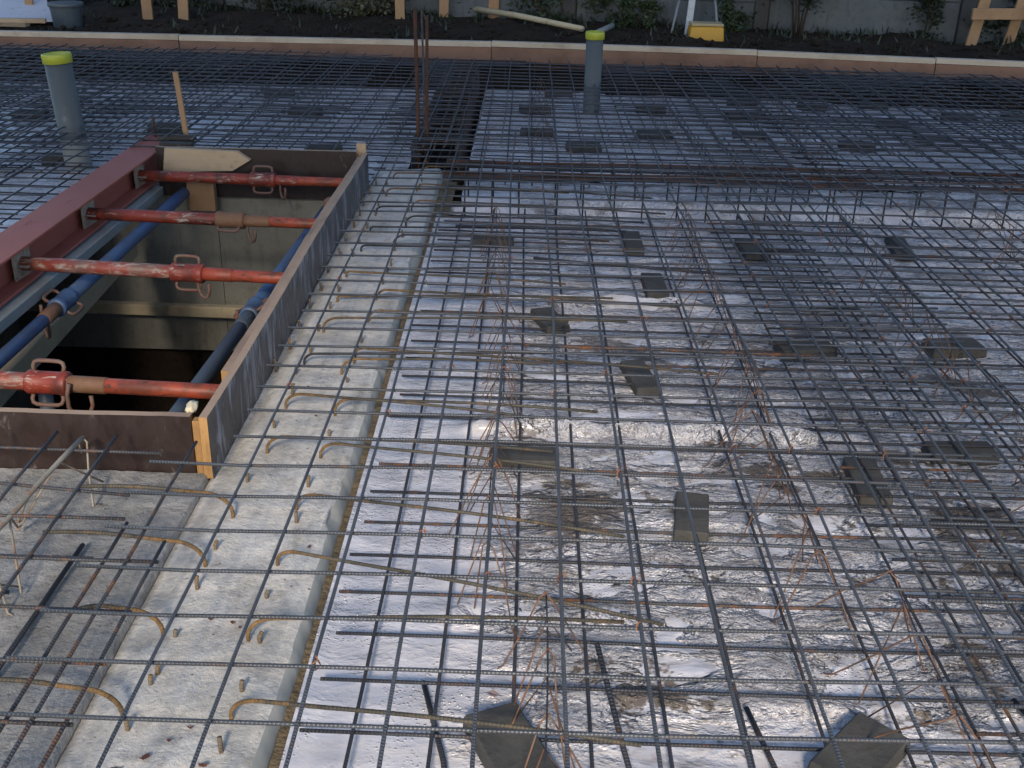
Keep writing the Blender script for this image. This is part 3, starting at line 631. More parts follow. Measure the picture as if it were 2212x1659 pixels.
# ------------------------------------------------------------------ welded mesh sheets
def sheet(label, xl, yt, xr, yr, z, mat, seed, r=0.004, group='rebar mesh sheets', amp=0.011, ends=0.012, mixmat=None, skew=0.0, ties=0):
    """xl: x of the bars running away; yt: y of the bars running across; xr(y)/yr(x): their extents"""
    cx = (min(xl) + max(xl)) / 2; cy = (min(yt) + max(yt)) / 2
    t = thing('rebar_mesh', label, 'rebar mesh', (cx, cy, z), group)
    def warp(x, y):
        return (x + 0.014 * fbm(x * 0.5 + seed, y * 0.45, 1.0, 2) + skew * (y - cy) + 0.0015 * fbm(x * 5, y * 2.2, seed),
                y + 0.014 * fbm(x * 0.45, y * 0.5 + seed, 5.0, 2) - skew * (x - cx) + 0.002 * fbm(x * 1.6, y * 5, seed + 3),
                z + amp * fbm(x * 1.1, y * 1.1, seed, 2))
    step = 0.22
    for x in xl:
        a, b = yr(x); a += rnd(-ends, ends); b += rnd(-ends, ends); n = max(3, int((b - a) / step)); j = rnd(-0.003, 0.003)
        pts = []
        for k in range(n + 1):
            w = warp(x + j, a + (b - a) * k / n); pts.append((w[0], w[1], w[2] + r))
        tube('bar', pts, r, mixmat if mixmat and random.random() < 0.25 else mat, t, 6)
    for y in yt:
        a, b = xr(y); a += rnd(-ends, ends); b += rnd(-ends, ends); n = max(3, int((b - a) / step)); j = rnd(-0.003, 0.003)
        pts = []
        for k in range(n + 1):
            w = warp(a + (b - a) * k / n, y + j); pts.append((w[0], w[1], w[2] - r))
        tube('bar', pts, r, mixmat if mixmat and random.random() < 0.25 else mat, t, 6)
    for k in range(ties):
        x = random.choice(xl); y = random.choice(yt); a, b = xr(y); c, d = yr(x)
        if not (a + .03 < x < b - .03 and c + .03 < y < d - .03): continue
        w = Vector(warp(x, y)); pts = []
        for q in range(9):
            an_ = q / 8 * 2 * math.pi * 0.95; pts.append(w + Vector((0.0085 * math.cos(an_) * 0.8 + 0.001 * q * .3, 0.0085 * math.cos(an_) * 0.8, 0.0095 * math.sin(an_))))
        pts.append(pts[-1] + Vector((rnd(-.012, .012), rnd(-.012, .012), rnd(.004, .016))))
        tube('tie_wire', pts, 0.0013, 'wire_bright', t, 4)
    return t
def rows(a, b, s): 
    n = int(math.floor((b - a) / s + 1e-6)); return [a + s * k for k in range(n + 1)]
ZT, ZB = 0.207, 0.033
# top layer
sheet('top rebar mesh crossing from the pale ledge over the foreground plastic', rows(-0.65, 1.31, .15), rows(1.126, 6.2, .15),
      lambda y: ((-0.905 if y < 2.35 else -0.735), 1.42), lambda x: (0.95, 6.28), ZT, 'rebar', 1.0, ties=70)
sheet('top rebar mesh at the right, lapped over the foreground sheet', rows(0.93, 3.2, .15), rows(1.20, 6.3, .15),
      lambda y: (0.86, 3.30), lambda x: (1.1, 6.35), ZT + 0.017, 'rebar', 2.0, skew=0.004, ties=90)
sheet('top rebar mesh at the far right edge of the foreground field', rows(2.98, 5.2, .15), rows(1.9, 6.3, .15),
      lambda y: (2.92, 5.3), lambda x: (1.8, 6.35), ZT + 0.034, 'rebar', 3.0)
sheet('top rebar mesh behind the cross beam cage around the right pipe', rows(-0.72, 1.4, .15), rows(5.98, 8.95, .15),
      lambda y: (-0.80, 1.5), lambda x: (5.9, 9.02), ZT + 0.012, 'rebar', 4.0, r=0.0042)
sheet('far right top rebar mesh in front of the formwork timber', rows(1.25, 3.6, .15), rows(6.05, 9.0, .15),
      lambda y: (1.15, 3.7), lambda x: (5.95, timber_y(x) - 0.36), ZT, 'rebar', 5.0, r=0.0042)
sheet('top rebar mesh in the far right corner by the timber', rows(3.45, 5.9, .15), rows(6.1, 8.7, .15),
      lambda y: (3.35, 6.0), lambda x: (5.95, timber_y(x) - 0.36), ZT + 0.017, 'rebar', 6.0, r=0.0042)
sheet('top rebar mesh behind the pit, left of the rusty starter bars', rows(-2.95, -0.62, .15), rows(5.70, 8.95, .15),
      lambda y: (-3.05, -0.55), lambda x: (5.63, 9.0), ZT, 'rebar', 7.0, r=0.0042)
sheet('top rebar mesh in the far left field around the left pipe', rows(-5.6, -2.75, .15), rows(5.75, 9.0, .15),
      lambda y: (-5.7, -2.68), lambda x: (5.4, 9.05), ZT + 0.017, 'rebar', 8.0, r=0.0042)
sheet('top rebar mesh left of the red steel beam', rows(-4.5, -2.2, .15), rows(3.2, 5.85, .15),
      lambda y: (-4.6, -2.12), lambda x: (3.1, 5.95), ZT, 'rebar', 9.0)
sheet('upper lapped rebar mesh behind the pit in the left field', rows(-4.3, -1.2, .15), rows(5.83, 9.0, .15),
      lambda y: (-4.4, -1.1), lambda x: (5.7, 9.05), ZT + 0.034, 'rebar', 21.0, r=0.0042, skew=0.003)
sheet('upper lapped rebar mesh right of the far pipe', rows(0.62, 3.0, .15), rows(6.02, 8.8, .15),
      lambda y: (0.58, 3.1), lambda x: (5.9, 8.85), ZT + 0.034, 'rebar', 22.0, r=0.0042, skew=-0.003)
# lower layer
sheet('lower rebar mesh lying under the foreground, its bar ends beside the ledge', rows(-0.2926, 1.25, .15), rows(1.151, 5.25, .15),
      lambda y: (-0.385, 1.32), lambda x: (0.95, 5.28), ZB, 'rebar_low', 11.0, amp=0.004, mixmat='rebar_rusty')
sheet('lower rebar mesh at the right under the lapped sheet', rows(0.97, 3.3, .15), rows(1.19, 5.2, .15),
      lambda y: (0.90, 3.4), lambda x: (1.0, 5.22), ZB + 0.017, 'rebar_low', 12.0, amp=0.004, mixmat='rebar_rusty', skew=-0.004)
sheet('lower rebar mesh at the far right edge of the foreground field, on the plastic', rows(3.05, 5.0, .15), rows(1.9, 5.2, .15),
      lambda y: (3.0, 5.1), lambda x: (1.8, 5.22), ZB, 'rebar_low', 13.0, amp=0.004)
sheet('lower rebar mesh around the foot of the right pipe', rows(-0.25, 1.8, .15), rows(5.85, 8.85, .15),
      lambda y: (-0.31, 1.9), lambda x: (5.76, 8.85), ZB, 'rebar_low', 14.0, amp=0.004, mixmat='rebar_rusty')
sheet('lower rebar mesh on the far right plastic beyond the cage', rows(1.7, 3.9, .15), rows(5.9, 8.6, .15),
      lambda y: (1.62, 4.0), lambda x: (5.76, timber_y(x) - 0.6), ZB + 0.017, 'rebar_low', 15.0, amp=0.004)
sheet('lower rebar mesh in the far right corner', rows(3.8, 5.9, .15), rows(5.95, 8.3, .15),
      lambda y: (3.7, 6.0), lambda x: (5.8, timber_y(x) - 0.6), ZB, 'rebar_low', 16.0, amp=0.004)
sheet('lower rebar mesh on the plastic behind the pit', rows(-2.9, -0.72, .15), rows(5.78, 8.7, .15),
      lambda y: (-3.0, -0.68), lambda x: (5.66, 8.75), ZB, 'rebar_low', 17.0, amp=0.004, mixmat='rebar_rusty')
sheet('lower rebar mesh around the foot of the left pipe', rows(-5.5, -2.75, .15), rows(5.82, 8.7, .15),
      lambda y: (-5.6, -2.65), lambda x: (5.5, 8.72), ZB + 0.017, 'rebar_low', 18.0, amp=0.004)
sheet('lower rebar mesh on the plastic left of the red beam', rows(-4.5, -2.25, .15), rows(3.27, 5.8, .15),
      lambda y: (-4.6, -2.16), lambda x: (3.1, 5.9), ZB, 'rebar_low', 19.0, amp=0.004)
# near left: a rusty piece of mesh over the rough slab
t = thing('rebar_mesh', 'rusty spotted rebar mesh over the rough slab in the near left corner', 'rebar mesh', (-1.2, 1.9, 0.18), 'rebar mesh sheets')
for x0, y0, x1, y1, z in [(-1.19, 2.49, -1.17, 1.0, .195), (-1.030, 2.48, -1.015, 1.0, .195), (-0.880, 2.10, -0.872, 1.0, .17), (-0.818, 2.45, -0.812, 1.0, .196), (-0.757, 1.99, -0.754, 1.0, .196), (-1.34, 2.48, -1.33, 1.0, .195), (-1.49, 2.48, -1.48, 1.0, .195)]:
    tube('bar', [(x0 + (x1 - x0) * k / 6 + rnd(-.001, .001), y0 + (y1 - y0) * k / 6, z + rnd(-.002, .002)) for k in range(7)], 0.0042, 'rebar_rusty', t, 7)
for xe, y, dy in [(-0.893, 2.405, .010), (-0.905, 2.195, .060), (-0.880, 2.092, 0), (-0.894, 1.932, 0.005), (-0.752, 1.925, .008), (-0.752, 1.752, .018), (-0.747, 1.596, .010), (-0.746, 1.435, .008), (-0.80, 1.27, .01)]:
    tube('bar', [(xe + (-2.1 - xe) * k / 6, y + dy * k / 6 * 2.5, 0.186 + rnd(-.002, .002)) for k in range(7)], 0.0042, 'rebar_rusty', t, 7)
t = thing('rebar_mesh', 'dark bar pair lying low on the rough slab at the left edge', 'rebar mesh', (-1.0, 1.7, 0.06))
tube('bar', [(-1.018, 2.16, 0.068), (-1.02, 1.8, 0.066), (-1.025, 1.0, 0.066)], 0.006, 'rebar_low', t, 7)
tube('bar', [(-1.10, 1.95, 0.080), (-1.3, 1.955, 0.080), (-2.0, 1.96, 0.078)], 0.005, 'rebar_low', t, 7)

# ------------------------------------------------------------------ starter bars and stubs cast into the ledge
def hook(x0, y0, xe, ye, zt=0.10, d=1, mat='rebar_hook', r=0.0044, zr=0.045):
    pts = [(x0, y0, 0.02), (x0, y0, zr + 0.015)]
    for k in range(1, 7):
        a = k / 6 * math.pi / 2; rr = zt - zr - 0.012
        pts.append((x0 + d * rr * 1.25 * (1 - math.cos(a)), y0 + (ye - y0) * 0.02 * k, zr + 0.015 + rr * math.sin(a)))
    xs_ = pts[-1][0]; ys_ = pts[-1][1]
    for k in range(1, 7):
        f = k / 6; pts.append((xs_ + (xe - xs_) * f, ys_ + (ye - ys_) * f + 0.006 * math.sin(f * 3), zt + 0.012 * math.sin(f * 2.2)))
    tube('starter_bar', pts, r, mat, ledge, 7)
for x0, y0, xe, ye in [(-0.706, 2.331, -1.087, 2.33), (-0.715, 2.11, -1.087, 2.122), (-0.735, 1.855, -0.90, 1.836), (-0.735, 1.605, -1.02, 1.609), (-0.73, 1.36, -1.0, 1.37)]:
    hook(x0, y0, xe, ye, 0.115, -1, r=0.005)
for x0, y0, xe, ye in [(-0.694, 2.666, 0.098, 2.60), (-0.541, 2.644, 0.261, 2.474), (-0.554, 2.371, 0.261, 2.186), (-0.55, 2.125, 0.317, 1.853), (-0.553, 1.846, 0.235, 1.858), (-0.529, 1.609, 0.238, 1.501), (-0.572, 3.209, 0.065, 3.19), (-0.546, 2.917, 0.235, 2.85), (-0.70, 2.95, 0.05, 2.80)]:
    hook(x0, y0, xe, ye, 0.105, 1)
y = 3.28
while y < 5.75:
    hook(-0.70 + rnd(-.01, .01), y, rnd(0.1, 0.65), y + rnd(-0.16, 0.06), 0.082 + rnd(-.015, .025), 1, random.choice(['rebar_hook', 'rebar_hook', 'rebar_low']))
    hook(-0.55 + rnd(-.012, .012), y + 0.08 + rnd(-.03, .03), rnd(0.15, 0.7), y + rnd(-0.12, 0.10), 0.082 + rnd(-.015, .025), 1, random.choice(['rebar_hook', 'rebar_hook', 'rebar_low']))
    y += rnd(0.27, 0.36)
stub_proto = None
stubs = [(-0.711, 2.182), (-0.71, 2.022), (-0.708, 1.851), (-0.708, 1.73), (-0.712, 1.699), (-0.716, 1.574), (-0.528, 1.687), (-0.527, 1.524), (-0.528, 1.841), (-0.548, 1.997), (-0.543, 2.313), (-0.71, 2.502), (-0.545, 2.484), (-0.708, 2.823), (-0.544, 3.145), (-0.70, 3.05), (-0.54, 2.78), (-0.71, 1.40)]
yy = 3.2
while yy < 5.8: stubs += [(-0.71 + rnd(-.01, .01), yy), (-0.545 + rnd(-.012, .012), yy + 0.1), (-0.79 + rnd(-.005, .01), yy + 0.05)]; yy += rnd(0.17, 0.23)
for x, y in stubs:
    h = rnd(0.016, 0.036); l = rnd(-.006, .006)
    V, F, U = tube_data([(x, y, 0.02), (x, y, 0.05 + h * 0.6), (x + l, y + l, 0.05 + h)], 0.0048, 8)
    link_mesh('stub_bar', V, F, 'rebar_mud', ledge, U)
# three tall rusty bars at the end of the ledge
sb = thing('starter_bars', 'three tall rusty column starter bars at the far end of the ledge', 'starter bars', (-0.57, 6.08, 0))
tube('bar', [(-0.590, 6.08, -0.1), (-0.594, 6.085, 0.4), (-0.602, 6.09, 0.885)], 0.0105, 'rust', sb, 8)
tube('bar', [(-0.545, 6.09, -0.1), (-0.543, 6.09, 0.4), (-0.538, 6.09, 0.855)], 0.0085, 'rust', sb, 8)
tube('bar', [(-0.570, 6.30, -0.1), (-0.576, 6.30, 0.4), (-0.586, 6.30, 0.86)], 0.006, 'rebar_rusty', sb, 8)

# extra straight bars that lie between the layers
loose = [((0.02, 3.33, .12), (1.0, 3.30, .12), 'rebar_rusty', 'muddy loose bar lying across the wire spacers mid field'), ((-0.30, 4.75, .10), (0.42, 4.735, .10), 'rebar_low', 'short thick loose bar near the far end of the ledge'),
         ((0.27, 1.452, .06), (0.72, 1.447, .06), 'rebar_low', 'short cut bar at the very front right of the dark block'), ((1.02, 2.30, .12), (2.4, 2.28, .12), 'rebar_low', 'loose bar lying across the right foreground'),
         ((0.05, 4.28, .11), (0.95, 4.12, .11), 'rebar_low', 'slanting loose bar before the middle fold of the plastic'), ((1.0, 4.40, .13), (2.3, 4.36, .13), 'rebar_low', 'loose bar across the right middle field')]
for a, b, mt, lb in loose:
    a, b = Vector(a), Vector(b)
    tag(tube('loose_bar', [a.lerp(b, k / 5) + Vector((0, rnd(-.002, .002), rnd(-.002, .002))) for k in range(6)], 0.006, mt, None, 7), lb, 'rebar', 'loose bars')
for pts, lb in [([(-0.178, 1.775, .012), (-0.12, 1.55, .016), (-0.085, 1.30, .02)], 'dark short bar slanting over the plastic left of the front block'), ([(0.17, 1.74, .15), (0.215, 1.56, .05), (0.25, 1.36, .02)], 'dark ribbed bar slanting down right of the front block'), ([(0.475, 1.715, .02), (0.50, 1.55, .02), (0.515, 1.30, .02)], 'dark bar on the plastic left of the front right block'), ([(1.02, 1.75, .03), (1.07, 1.55, .03), (1.11, 1.30, .02)], 'rusty tipped bar slanting at the front right corner')]:
    tag(tube('loose_bar', pts, 0.0058, 'rebar_low', None, 8), lb, 'rebar', 'loose bars')

# ------------------------------------------------------------------ wire spacers between the layers
def spacer(label, x, y0, y1, mat='wire', zt=0.198, zb=0.014, seed=0, pitch=0.20, rail=0.0018, leg=0.0019, dx=0.0, splay=0.075, railmat=None):
    random.seed(100 + seed)
    t = thing('wire_spacer', label, 'wire spacer', (x, (y0 + y1) / 2, 0), 'wire spacers carrying the top mesh')
    n = max(2, int(round((y1 - y0) / pitch)))
    xx = lambda y: x + dx * (y - y0) + 0.01 * math.sin(y * 4 + seed)
    tube('top_wire', [(xx(y0 + (y1 - y0) * k / (n * 2)), y0 + (y1 - y0) * k / (n * 2), zt + rnd(-.006, .003)) for k in range(n * 2 + 1)], rail, railmat or 'rebar_low', t, 6)
    for k in range(n + 1):
        y = y0 + (y1 - y0) * k / n
        for s in (-1, 1):
            
            if random.random() < 0.18: continue
            fx_ = xx(y) + s * (splay + rnd(-.05, .04)); fy_ = y + rnd(-0.13, 0.13)
            bend = (xx(y) + s * 0.012, y + rnd(-.01, .01), zt - 0.012)
            tube('leg', [(xx(y) - s * 0.004, y, zt + 0.002), bend, ((bend[0] + fx_) / 2 + rnd(-.006, .006), (y + fy_) / 2, (zt + zb) / 2), (fx_, fy_, zb), (fx_ + s * 0.012, fy_ + rnd(-.02, .02), zb - 0.004)], leg, mat, t, 5)
        if k < n:
            s = 1 if k % 2 else -1
            tube('brace', [(xx(y) + s * splay * 0.9, y + rnd(-.03, .03), zb + 0.01), (xx(y), y + pitch * 0.5, zt - 0.004), (xx(y) - s * splay * 0.8, y + pitch + rnd(-.03, .03), zb + 0.01)], leg * 0.95, mat, t, 5)
    random.seed(500 + seed)
    return t
spacer('rusty wire spacer over the front left block, nearest the camera', 0.06, 1.30, 1.84, seed=1)
spacer('rusty wire spacer in line with the front block, between two folds', -0.05, 2.02, 2.62, seed=2)
spacer('rusty wire spacer behind the long spacer block near the ledge', -0.05, 2.72, 3.45, seed=3)
spacer('rusty wire spacer far along the ledge in the middle field', -0.11, 3.62, 4.72, seed=4)
spacer('bright orange wire spacer at the front right corner', 0.80, 1.30, 1.95, seed=5, splay=0.10)
spacer('orange wire spacer in the right foreground with long slanting wires', 0.66, 2.02, 2.72, seed=6, splay=0.09)
spacer('rusty wire spacer behind the dark mud spots, right of middle', 0.70, 2.85, 3.6, seed=7)
spacer('rusty wire spacer right of the two square blocks', 0.72, 3.85, 4.9, seed=8)
spacer('rusty wire spacer at the right edge of the foreground', 1.42, 2.2, 3.0, seed=9)
spacer('rusty wire spacer in the right middle field', 1.42, 3.2, 4.05, seed=10)
spacer('rusty wire spacer near the right block before the cage', 1.46, 4.25, 5.1, seed=11)
spacer('rusty wire spacer at the far right of the middle field', 2.15, 3.4, 4.9, seed=12)
spacer('rusty wire spacer beyond the cage, left of the right pipe', 0.10, 6.4, 8.3, seed=13, pitch=0.3)
spacer('rusty wire spacer beyond the cage, right of the right pipe', 0.95, 6.4, 8.3, seed=14, pitch=0.3)
spacer('rusty wire spacer in the far right field', 1.75, 6.3, 8.3, seed=15, pitch=0.3)
spacer('mud grey wire spacer under the rusty mesh on the rough slab', -1.14, 1.72, 2.47, 'wire_grey', 0.19, 0.056, seed=16, railmat='wire_grey', pitch=0.25, rail=0.0065, leg=0.003, dx=0.02, splay=0.07)
random.seed(99)

# ------------------------------------------------------------------ spacer blocks
def block(c, s, rot, label, group='dark spacer blocks'):
    Vb, Fb = box_data((0, 0, 0), s, None, 0.97, 0.004)
    V2 = []
    for v in Vb: V2.append(Vector(c) + zrot(rot) @ (v + Vector((0.002 * fbm(v.x * 40, v.y * 40, c[0]), 0.002 * fbm(v.y * 40, v.x * 40, c[1]), 0))))
    o = fixn(link_mesh('spacer_block', V2, Fb, 'block', smooth=False)); tag(o, label, 'spacer block', group)
bz = 0.018
for (x, y, sx, sy, a, lb) in [
    (0.005, 1.575, 0.115, 0.22, 0.42, 'dark spacer block at the front under orange wires, left of centre'), (0.665, 1.585, 0.115, 0.20, -0.75, 'dark spacer block with a corner towards the back, front right'),
    (0.02, 2.722, 0.195, 0.095, 0.0, 'long dark spacer block lying crosswise below the bright fold'), (0.405, 3.30, 0.085, 0.235, 0.17, 'dark spacer block pointing away, right of the loose bars'),
    (0.46, 2.43, 0.09, 0.21, -0.15, 'muddy spacer block in the middle of the foreground puddles'), (0.975, 2.645, 0.09, 0.23, -0.05, 'dark spacer block split by a bar at the right foreground'),
    (0.113, 3.80, 0.09, 0.20, 0.33, 'dark spacer block before the second bright fold'), (0.507, 4.80, 0.085, 0.28, 0.0, 'square looking spacer block just before the cage'), (0.547, 4.21, 0.09, 0.26, 0.02, 'dark spacer block at the right end of the second bright fold'),
    (1.045, 4.75, 0.115, 0.22, 0.1, 'broken spacer block before the cage, right of middle'), (1.735, 4.83, 0.085, 0.28, -0.12, 'dark spacer block before the cage at the right'), (1.02, 3.59, 0.20, 0.11, 0.15, 'crosswise spacer block with a raised corner in the right middle field'),
    (1.565, 3.64, 0.20, 0.11, 0.12, 'crosswise spacer block under orange wires at the right'), (-0.135, 4.78, 0.20, 0.10, 0.0, 'crosswise spacer block near the far end of the ledge'), (1.30, 2.83, 0.20, 0.09, 0.05, 'muddy crosswise spacer block at the right edge'), (1.28, 2.02, 0.2, 0.1, 0.1, 'muddy spacer block in the near right corner')]:
    block((x, y, bz + 0.006), (sx, sy, 0.036), a, lb)
for x, y, w_ in [(1.641, 8.4, 'row by the far timber, left of three'), (2.146, 8.3, 'row by the far timber, middle of three'), (2.628, 8.4, 'row by the far timber, right of three'),
                 (2.567, 7.675, 'far right field, left of the pair by the edge'), (1.541, 7.885, 'second to the right of the far pipe foot'), (1.47, 7.178, 'second row beyond the cage, third from the left'),
                 (2.118, 6.967, 'second row beyond the cage, fourth from the left'), (2.685, 7.223, 'second row beyond the cage, second from the right edge'), (3.141, 8.032, 'far right field, between the middle block and the right edge'),
                 (0.071, 7.93, 'left of the far pipe at its foot'), (0.079, 7.11, 'second row beyond the cage, leftmost beside the brown trench'), (0.257, 8.6, 'behind the far pipe to its left, near the timber'), (0.366, 6.72, 'closest of all beyond the cage'),
                 (0.914, 8.042, 'first to the right of the far pipe foot'), (0.847, 7.153, 'second row beyond the cage, second from the left'), (3.4, 7.0, 'second row beyond the cage, at the right edge'), (3.6, 8.1, 'far right field, at the right edge near the timber')]:
    block((x, y, 0.030), (0.22, 0.12, 0.050), rnd(-.2, .2), 'dark spacer block, ' + w_, 'spacer blocks in the far right field')
for x, y, w_ in [(-1.848, 8.308, 'middle of the field near the timber'), (-1.521, 7.602, 'left of the rusty starter bars'), (-2.606, 6.094, 'beside the foot of the left pipe'), (-3.3, 7.3, 'left of the left pipe top'), (-2.3, 7.0, 'behind the red beam end'), (-1.2, 6.5, 'just behind the far board of the pit'), (-3.9, 8.2, 'near the timber at the far left')]:
    block((x, y, 0.030), (0.22, 0.12, 0.050), rnd(-.2, .2), 'dark spacer block behind the pit, ' + w_, 'spacer blocks in the far left field')

# ------------------------------------------------------------------ beam cages
def cage(label, axis, a, b, c, w, z0, z1, sp_, rl, rs, top, bot, lm='rebar_low', sm='rebar_rusty', group='beam cages', tm=None):
    P = (lambda u, v, z: (u, c + v, z)) if axis == 'x' else (lambda u, v, z: (c + v, u, z))
    t = thing('rebar_cage', label, 'rebar cage', P((a + b) / 2, 0, z0), group)
    n = int((b - a) / sp_)
    for k in range(n + 1):
        u = a + k * sp_ + rnd(-.02, .02); h = w / 2; j = rnd(-.008, .008)
        q = [P(u, -h, z0), P(u + j, h, z0), P(u + j, h, z1), P(u, -h, z1), P(u, -h, z0 + .01)]
        pts = []
        for p0, p1 in zip(q, q[1:]):
            p0, p1 = Vector(p0), Vector(p1); pts += [p0.lerp(p1, 0.06), p0.lerp(p1, 0.94)]
        tube('stirrup', pts, rs, sm, t, 5)
    for lst, z in ((top, z1), (bot, z0)):
        for v in lst:
            nn = 12; zz = z + (-rl if z == z1 else rl) * 1.6
            tube('bar', [P(a - .1 + (b - a + .2) * k / nn, v + rnd(-.007, .007), zz + rnd(-.009, .006)) for k in range(nn + 1)], rl, (random.choice(tm) if tm and z == z1 else lm), t, 6)
    return t
cage('rusty cross beam cage of stirrups running to the right behind the ledge', 'x', -0.30, 5.2, 5.47, 0.36, -0.10, 0.196, 0.15, 0.007, 0.0045, [-0.17, -0.148, -0.13, -0.05, 0.05, 0.12, 0.15, 0.17], [-0.17, -0.08, 0.0, 0.08, 0.17], 'rebar_low', 'rebar_low', tm=['rust', 'rebar_low', 'rebar_low', 'rebar_rusty'])
cage('dark cage with dense stirrups in the brown trench behind the starter bars', 'y', 6.05, 8.85, -0.50, 0.26, -0.16, 0.19, 0.08, 0.006, 0.004, [-0.12, -.06, 0, 0.06, 0.12], [-0.12, -.06, 0.0, 0.06, 0.12], 'rebar_rusty', 'rebar_rusty')
cage('edge beam cage in the dark trench along the far timber, left part', 'x', -6.0, -0.1, 9.08, 0.30, -0.18, 0.185, 0.15, 0.006, 0.004, [-0.14, -0.07, 0, 0.07, 0.14], [-0.14, -.05, 0.05, 0.14], 'rebar_low', 'rebar_low')
cage('edge beam cage in the dark trench along the far timber, middle part', 'x', 0.05, 2.2, 9.02, 0.30, -0.18, 0.185, 0.15, 0.006, 0.004, [-0.14, -0.07, 0, 0.07, 0.14], [-0.14, -.05, 0.05, 0.14], 'rust', 'rebar_low')
cage('edge beam cage in the dark trench along the far timber, right part', 'x', 2.3, 5.2, 8.76, 0.30, -0.18, 0.185, 0.15, 0.006, 0.004, [-0.14, -0.07, 0, 0.07, 0.14], [-0.14, -.05, 0.05, 0.14], 'rebar_low', 'rebar_low')

# ------------------------------------------------------------------ drain pipes
def pipe(label, x, y, r, zt, lean=(0, 0)):
    t = thing('drain_pipe', label, 'drain pipe', (x, y, 0), 'capped drain pipes')
    rot = Matrix.Rotation(lean[0], 3, 'X') @ Matrix.Rotation(lean[1], 3, 'Y')
    lathe('pipe_tube', [(r, -0.3), (r, zt - 0.045), (r - 0.003, zt - 0.044)], (x, y, 0), 'pvc', t, 32, rot=rot)
    lathe('cap', [(r + 0.002, zt - 0.052), (r + 0.007, zt - 0.050), (r + 0.008, zt - 0.008), (r + 0.005, zt - 0.001), (r - 0.002, zt), (r - 0.006, zt - 0.006), (0.001, zt - 0.008)], (x, y, 0), 'cap', t, 32, rot=rot)
    return t
lp_ = pipe('grey drain pipe with yellow cap at the left, splashed with cement', -2.49, 6.01, 0.070, 0.625, (0.0, -0.06))
lathe('cement_splash', [(0.0712, -0.05), (0.0716, 0.02), (0.0714, 0.10), (0.0705, 0.17)], (-2.49, 6.01, 0), 'galv', lp_, 32, rot=Matrix.Rotation(-0.06, 3, 'Y'))
pipe('grey drain pipe with yellow cap in front of the far timber', 0.475, 7.95, 0.060, 0.575)

# ------------------------------------------------------------------ far formwork edge
tb = thing('formwork_edge', 'long reddish timber formwork edge with pale top across the far side', 'formwork', (0, 9.4, 0.1))
segs = [(-9.0, -5.4), (-5.395, -2.9), (-2.894, -0.3), (-0.295, 1.9), (1.905, 3.3), (3.306, 5.6), (5.61, 9.0)]
for k, (a, b) in enumerate(segs):
    pa, pb = Vector((a, timber_y(a), 0)), Vector((b, timber_y(b), 0)); d = pb - pa; ang = math.atan2(d.y, d.x); c = (pa + pb) / 2
    box('board', (c.x, c.y, 0.185 + 0.003 * (k % 2)), (d.length, 0.028, 0.13), 'timber', tb, zrot(ang), 0.003)
    box('top_batten', (c.x, c.y + 0.022 + 0.004 * (k % 2), 0.272 + 0.004 * (k % 2)), (d.length, 0.075, 0.042), 'timber_top', tb, zrot(ang), 0.003)

# ------------------------------------------------------------------ background
SZ = 0.2
def stake(label, x, y, w, h, lean=0.0, group='wooden stakes behind the formwork'):
    rot = Matrix.Rotation(lean, 3, 'Y')
    c = Vector((x, y, SZ - 0.1)) + rot @ Vector((0, 0, h / 2))
    return tag(box('wooden_stake', c, (w, 0.03, h), 'stake', None, rot, 0.003), label, 'stake', group)
stake('left wooden stake of the pair behind the left timber', -3.766, 11.27, 0.10, 1.3, 0.0)
stake('right wooden stake of the pair behind the left timber', -3.46, 11.41, 0.10, 1.3, 0.06)
stake('thin wooden stake by the white sheet at the far left', -4.66, 10.69, 0.075, 1.2, -0.06)
stake('wooden stake left of the rusty starter bar tips', -1.287, 11.5, 0.095, 1.4, 0.0)
stake('middle wooden stake behind the rusty starter bars', -0.884, 12.0, 0.10, 1.4, 0.02)
stake('wooden stake behind the end of the long pole', -0.367, 12.0, 0.11, 1.4, 0.04)
pf_ = thing('profile_frame', 'wooden profile frame of two stakes and a rail at the far right', 'profile frame', (4.3, 10.75, SZ))
for x, y in ((4.16, 10.72), (4.55, 10.82)):
    rot = Matrix.Rotation(0.14, 3, 'Y'); c = Vector((x, y, SZ - 0.12)) + rot @ Vector((0, 0, 0.7)); box('stake', c, (0.10, 0.03, 1.4), 'stake', pf_, rot, 0.003)
box('rail', (4.75, 10.74, 0.50), (1.35, 0.028, 0.10), 'stake', pf_, zrot(0.22), 0.003)
# poles on the soil
tag(tube('wooden_pole', [(-0.68, 12.25, 0.28), (-0.1, 11.5, 0.29), (0.52, 10.7, 0.27)], 0.032, 'batten', None, 10, True, 0.026), 'long thin wooden pole lying on the soil behind the formwork', 'pole')
tag(tube('grey_pipe', [(0.56, 10.25, 0.26), (0.80, 10.75, 0.30)], 0.026, 'galv', None, 10), 'short grey pipe end sticking up right of the far capped pipe', 'pipe')
# tub with lid
tt = thing('lidded_tub', 'dark grey blue round tub with lid at the far left', 'tub', (-4.2, 10.3, SZ))
lathe('tub_body', [(0.001, 0.0), (0.115, 0.0), (0.120, 0.01), (0.14, 0.20), (0.143, 0.215)], (-4.2, 10.35, SZ - 0.02), 'tub', tt, 28)
lathe('lid', [(0.150, 0.215), (0.155, 0.22), (0.155, 0.245), (0.148, 0.252), (0.10, 0.256), (0.001, 0.258)], (-4.2, 10.35, SZ - 0.02), 'tub', tt, 28)
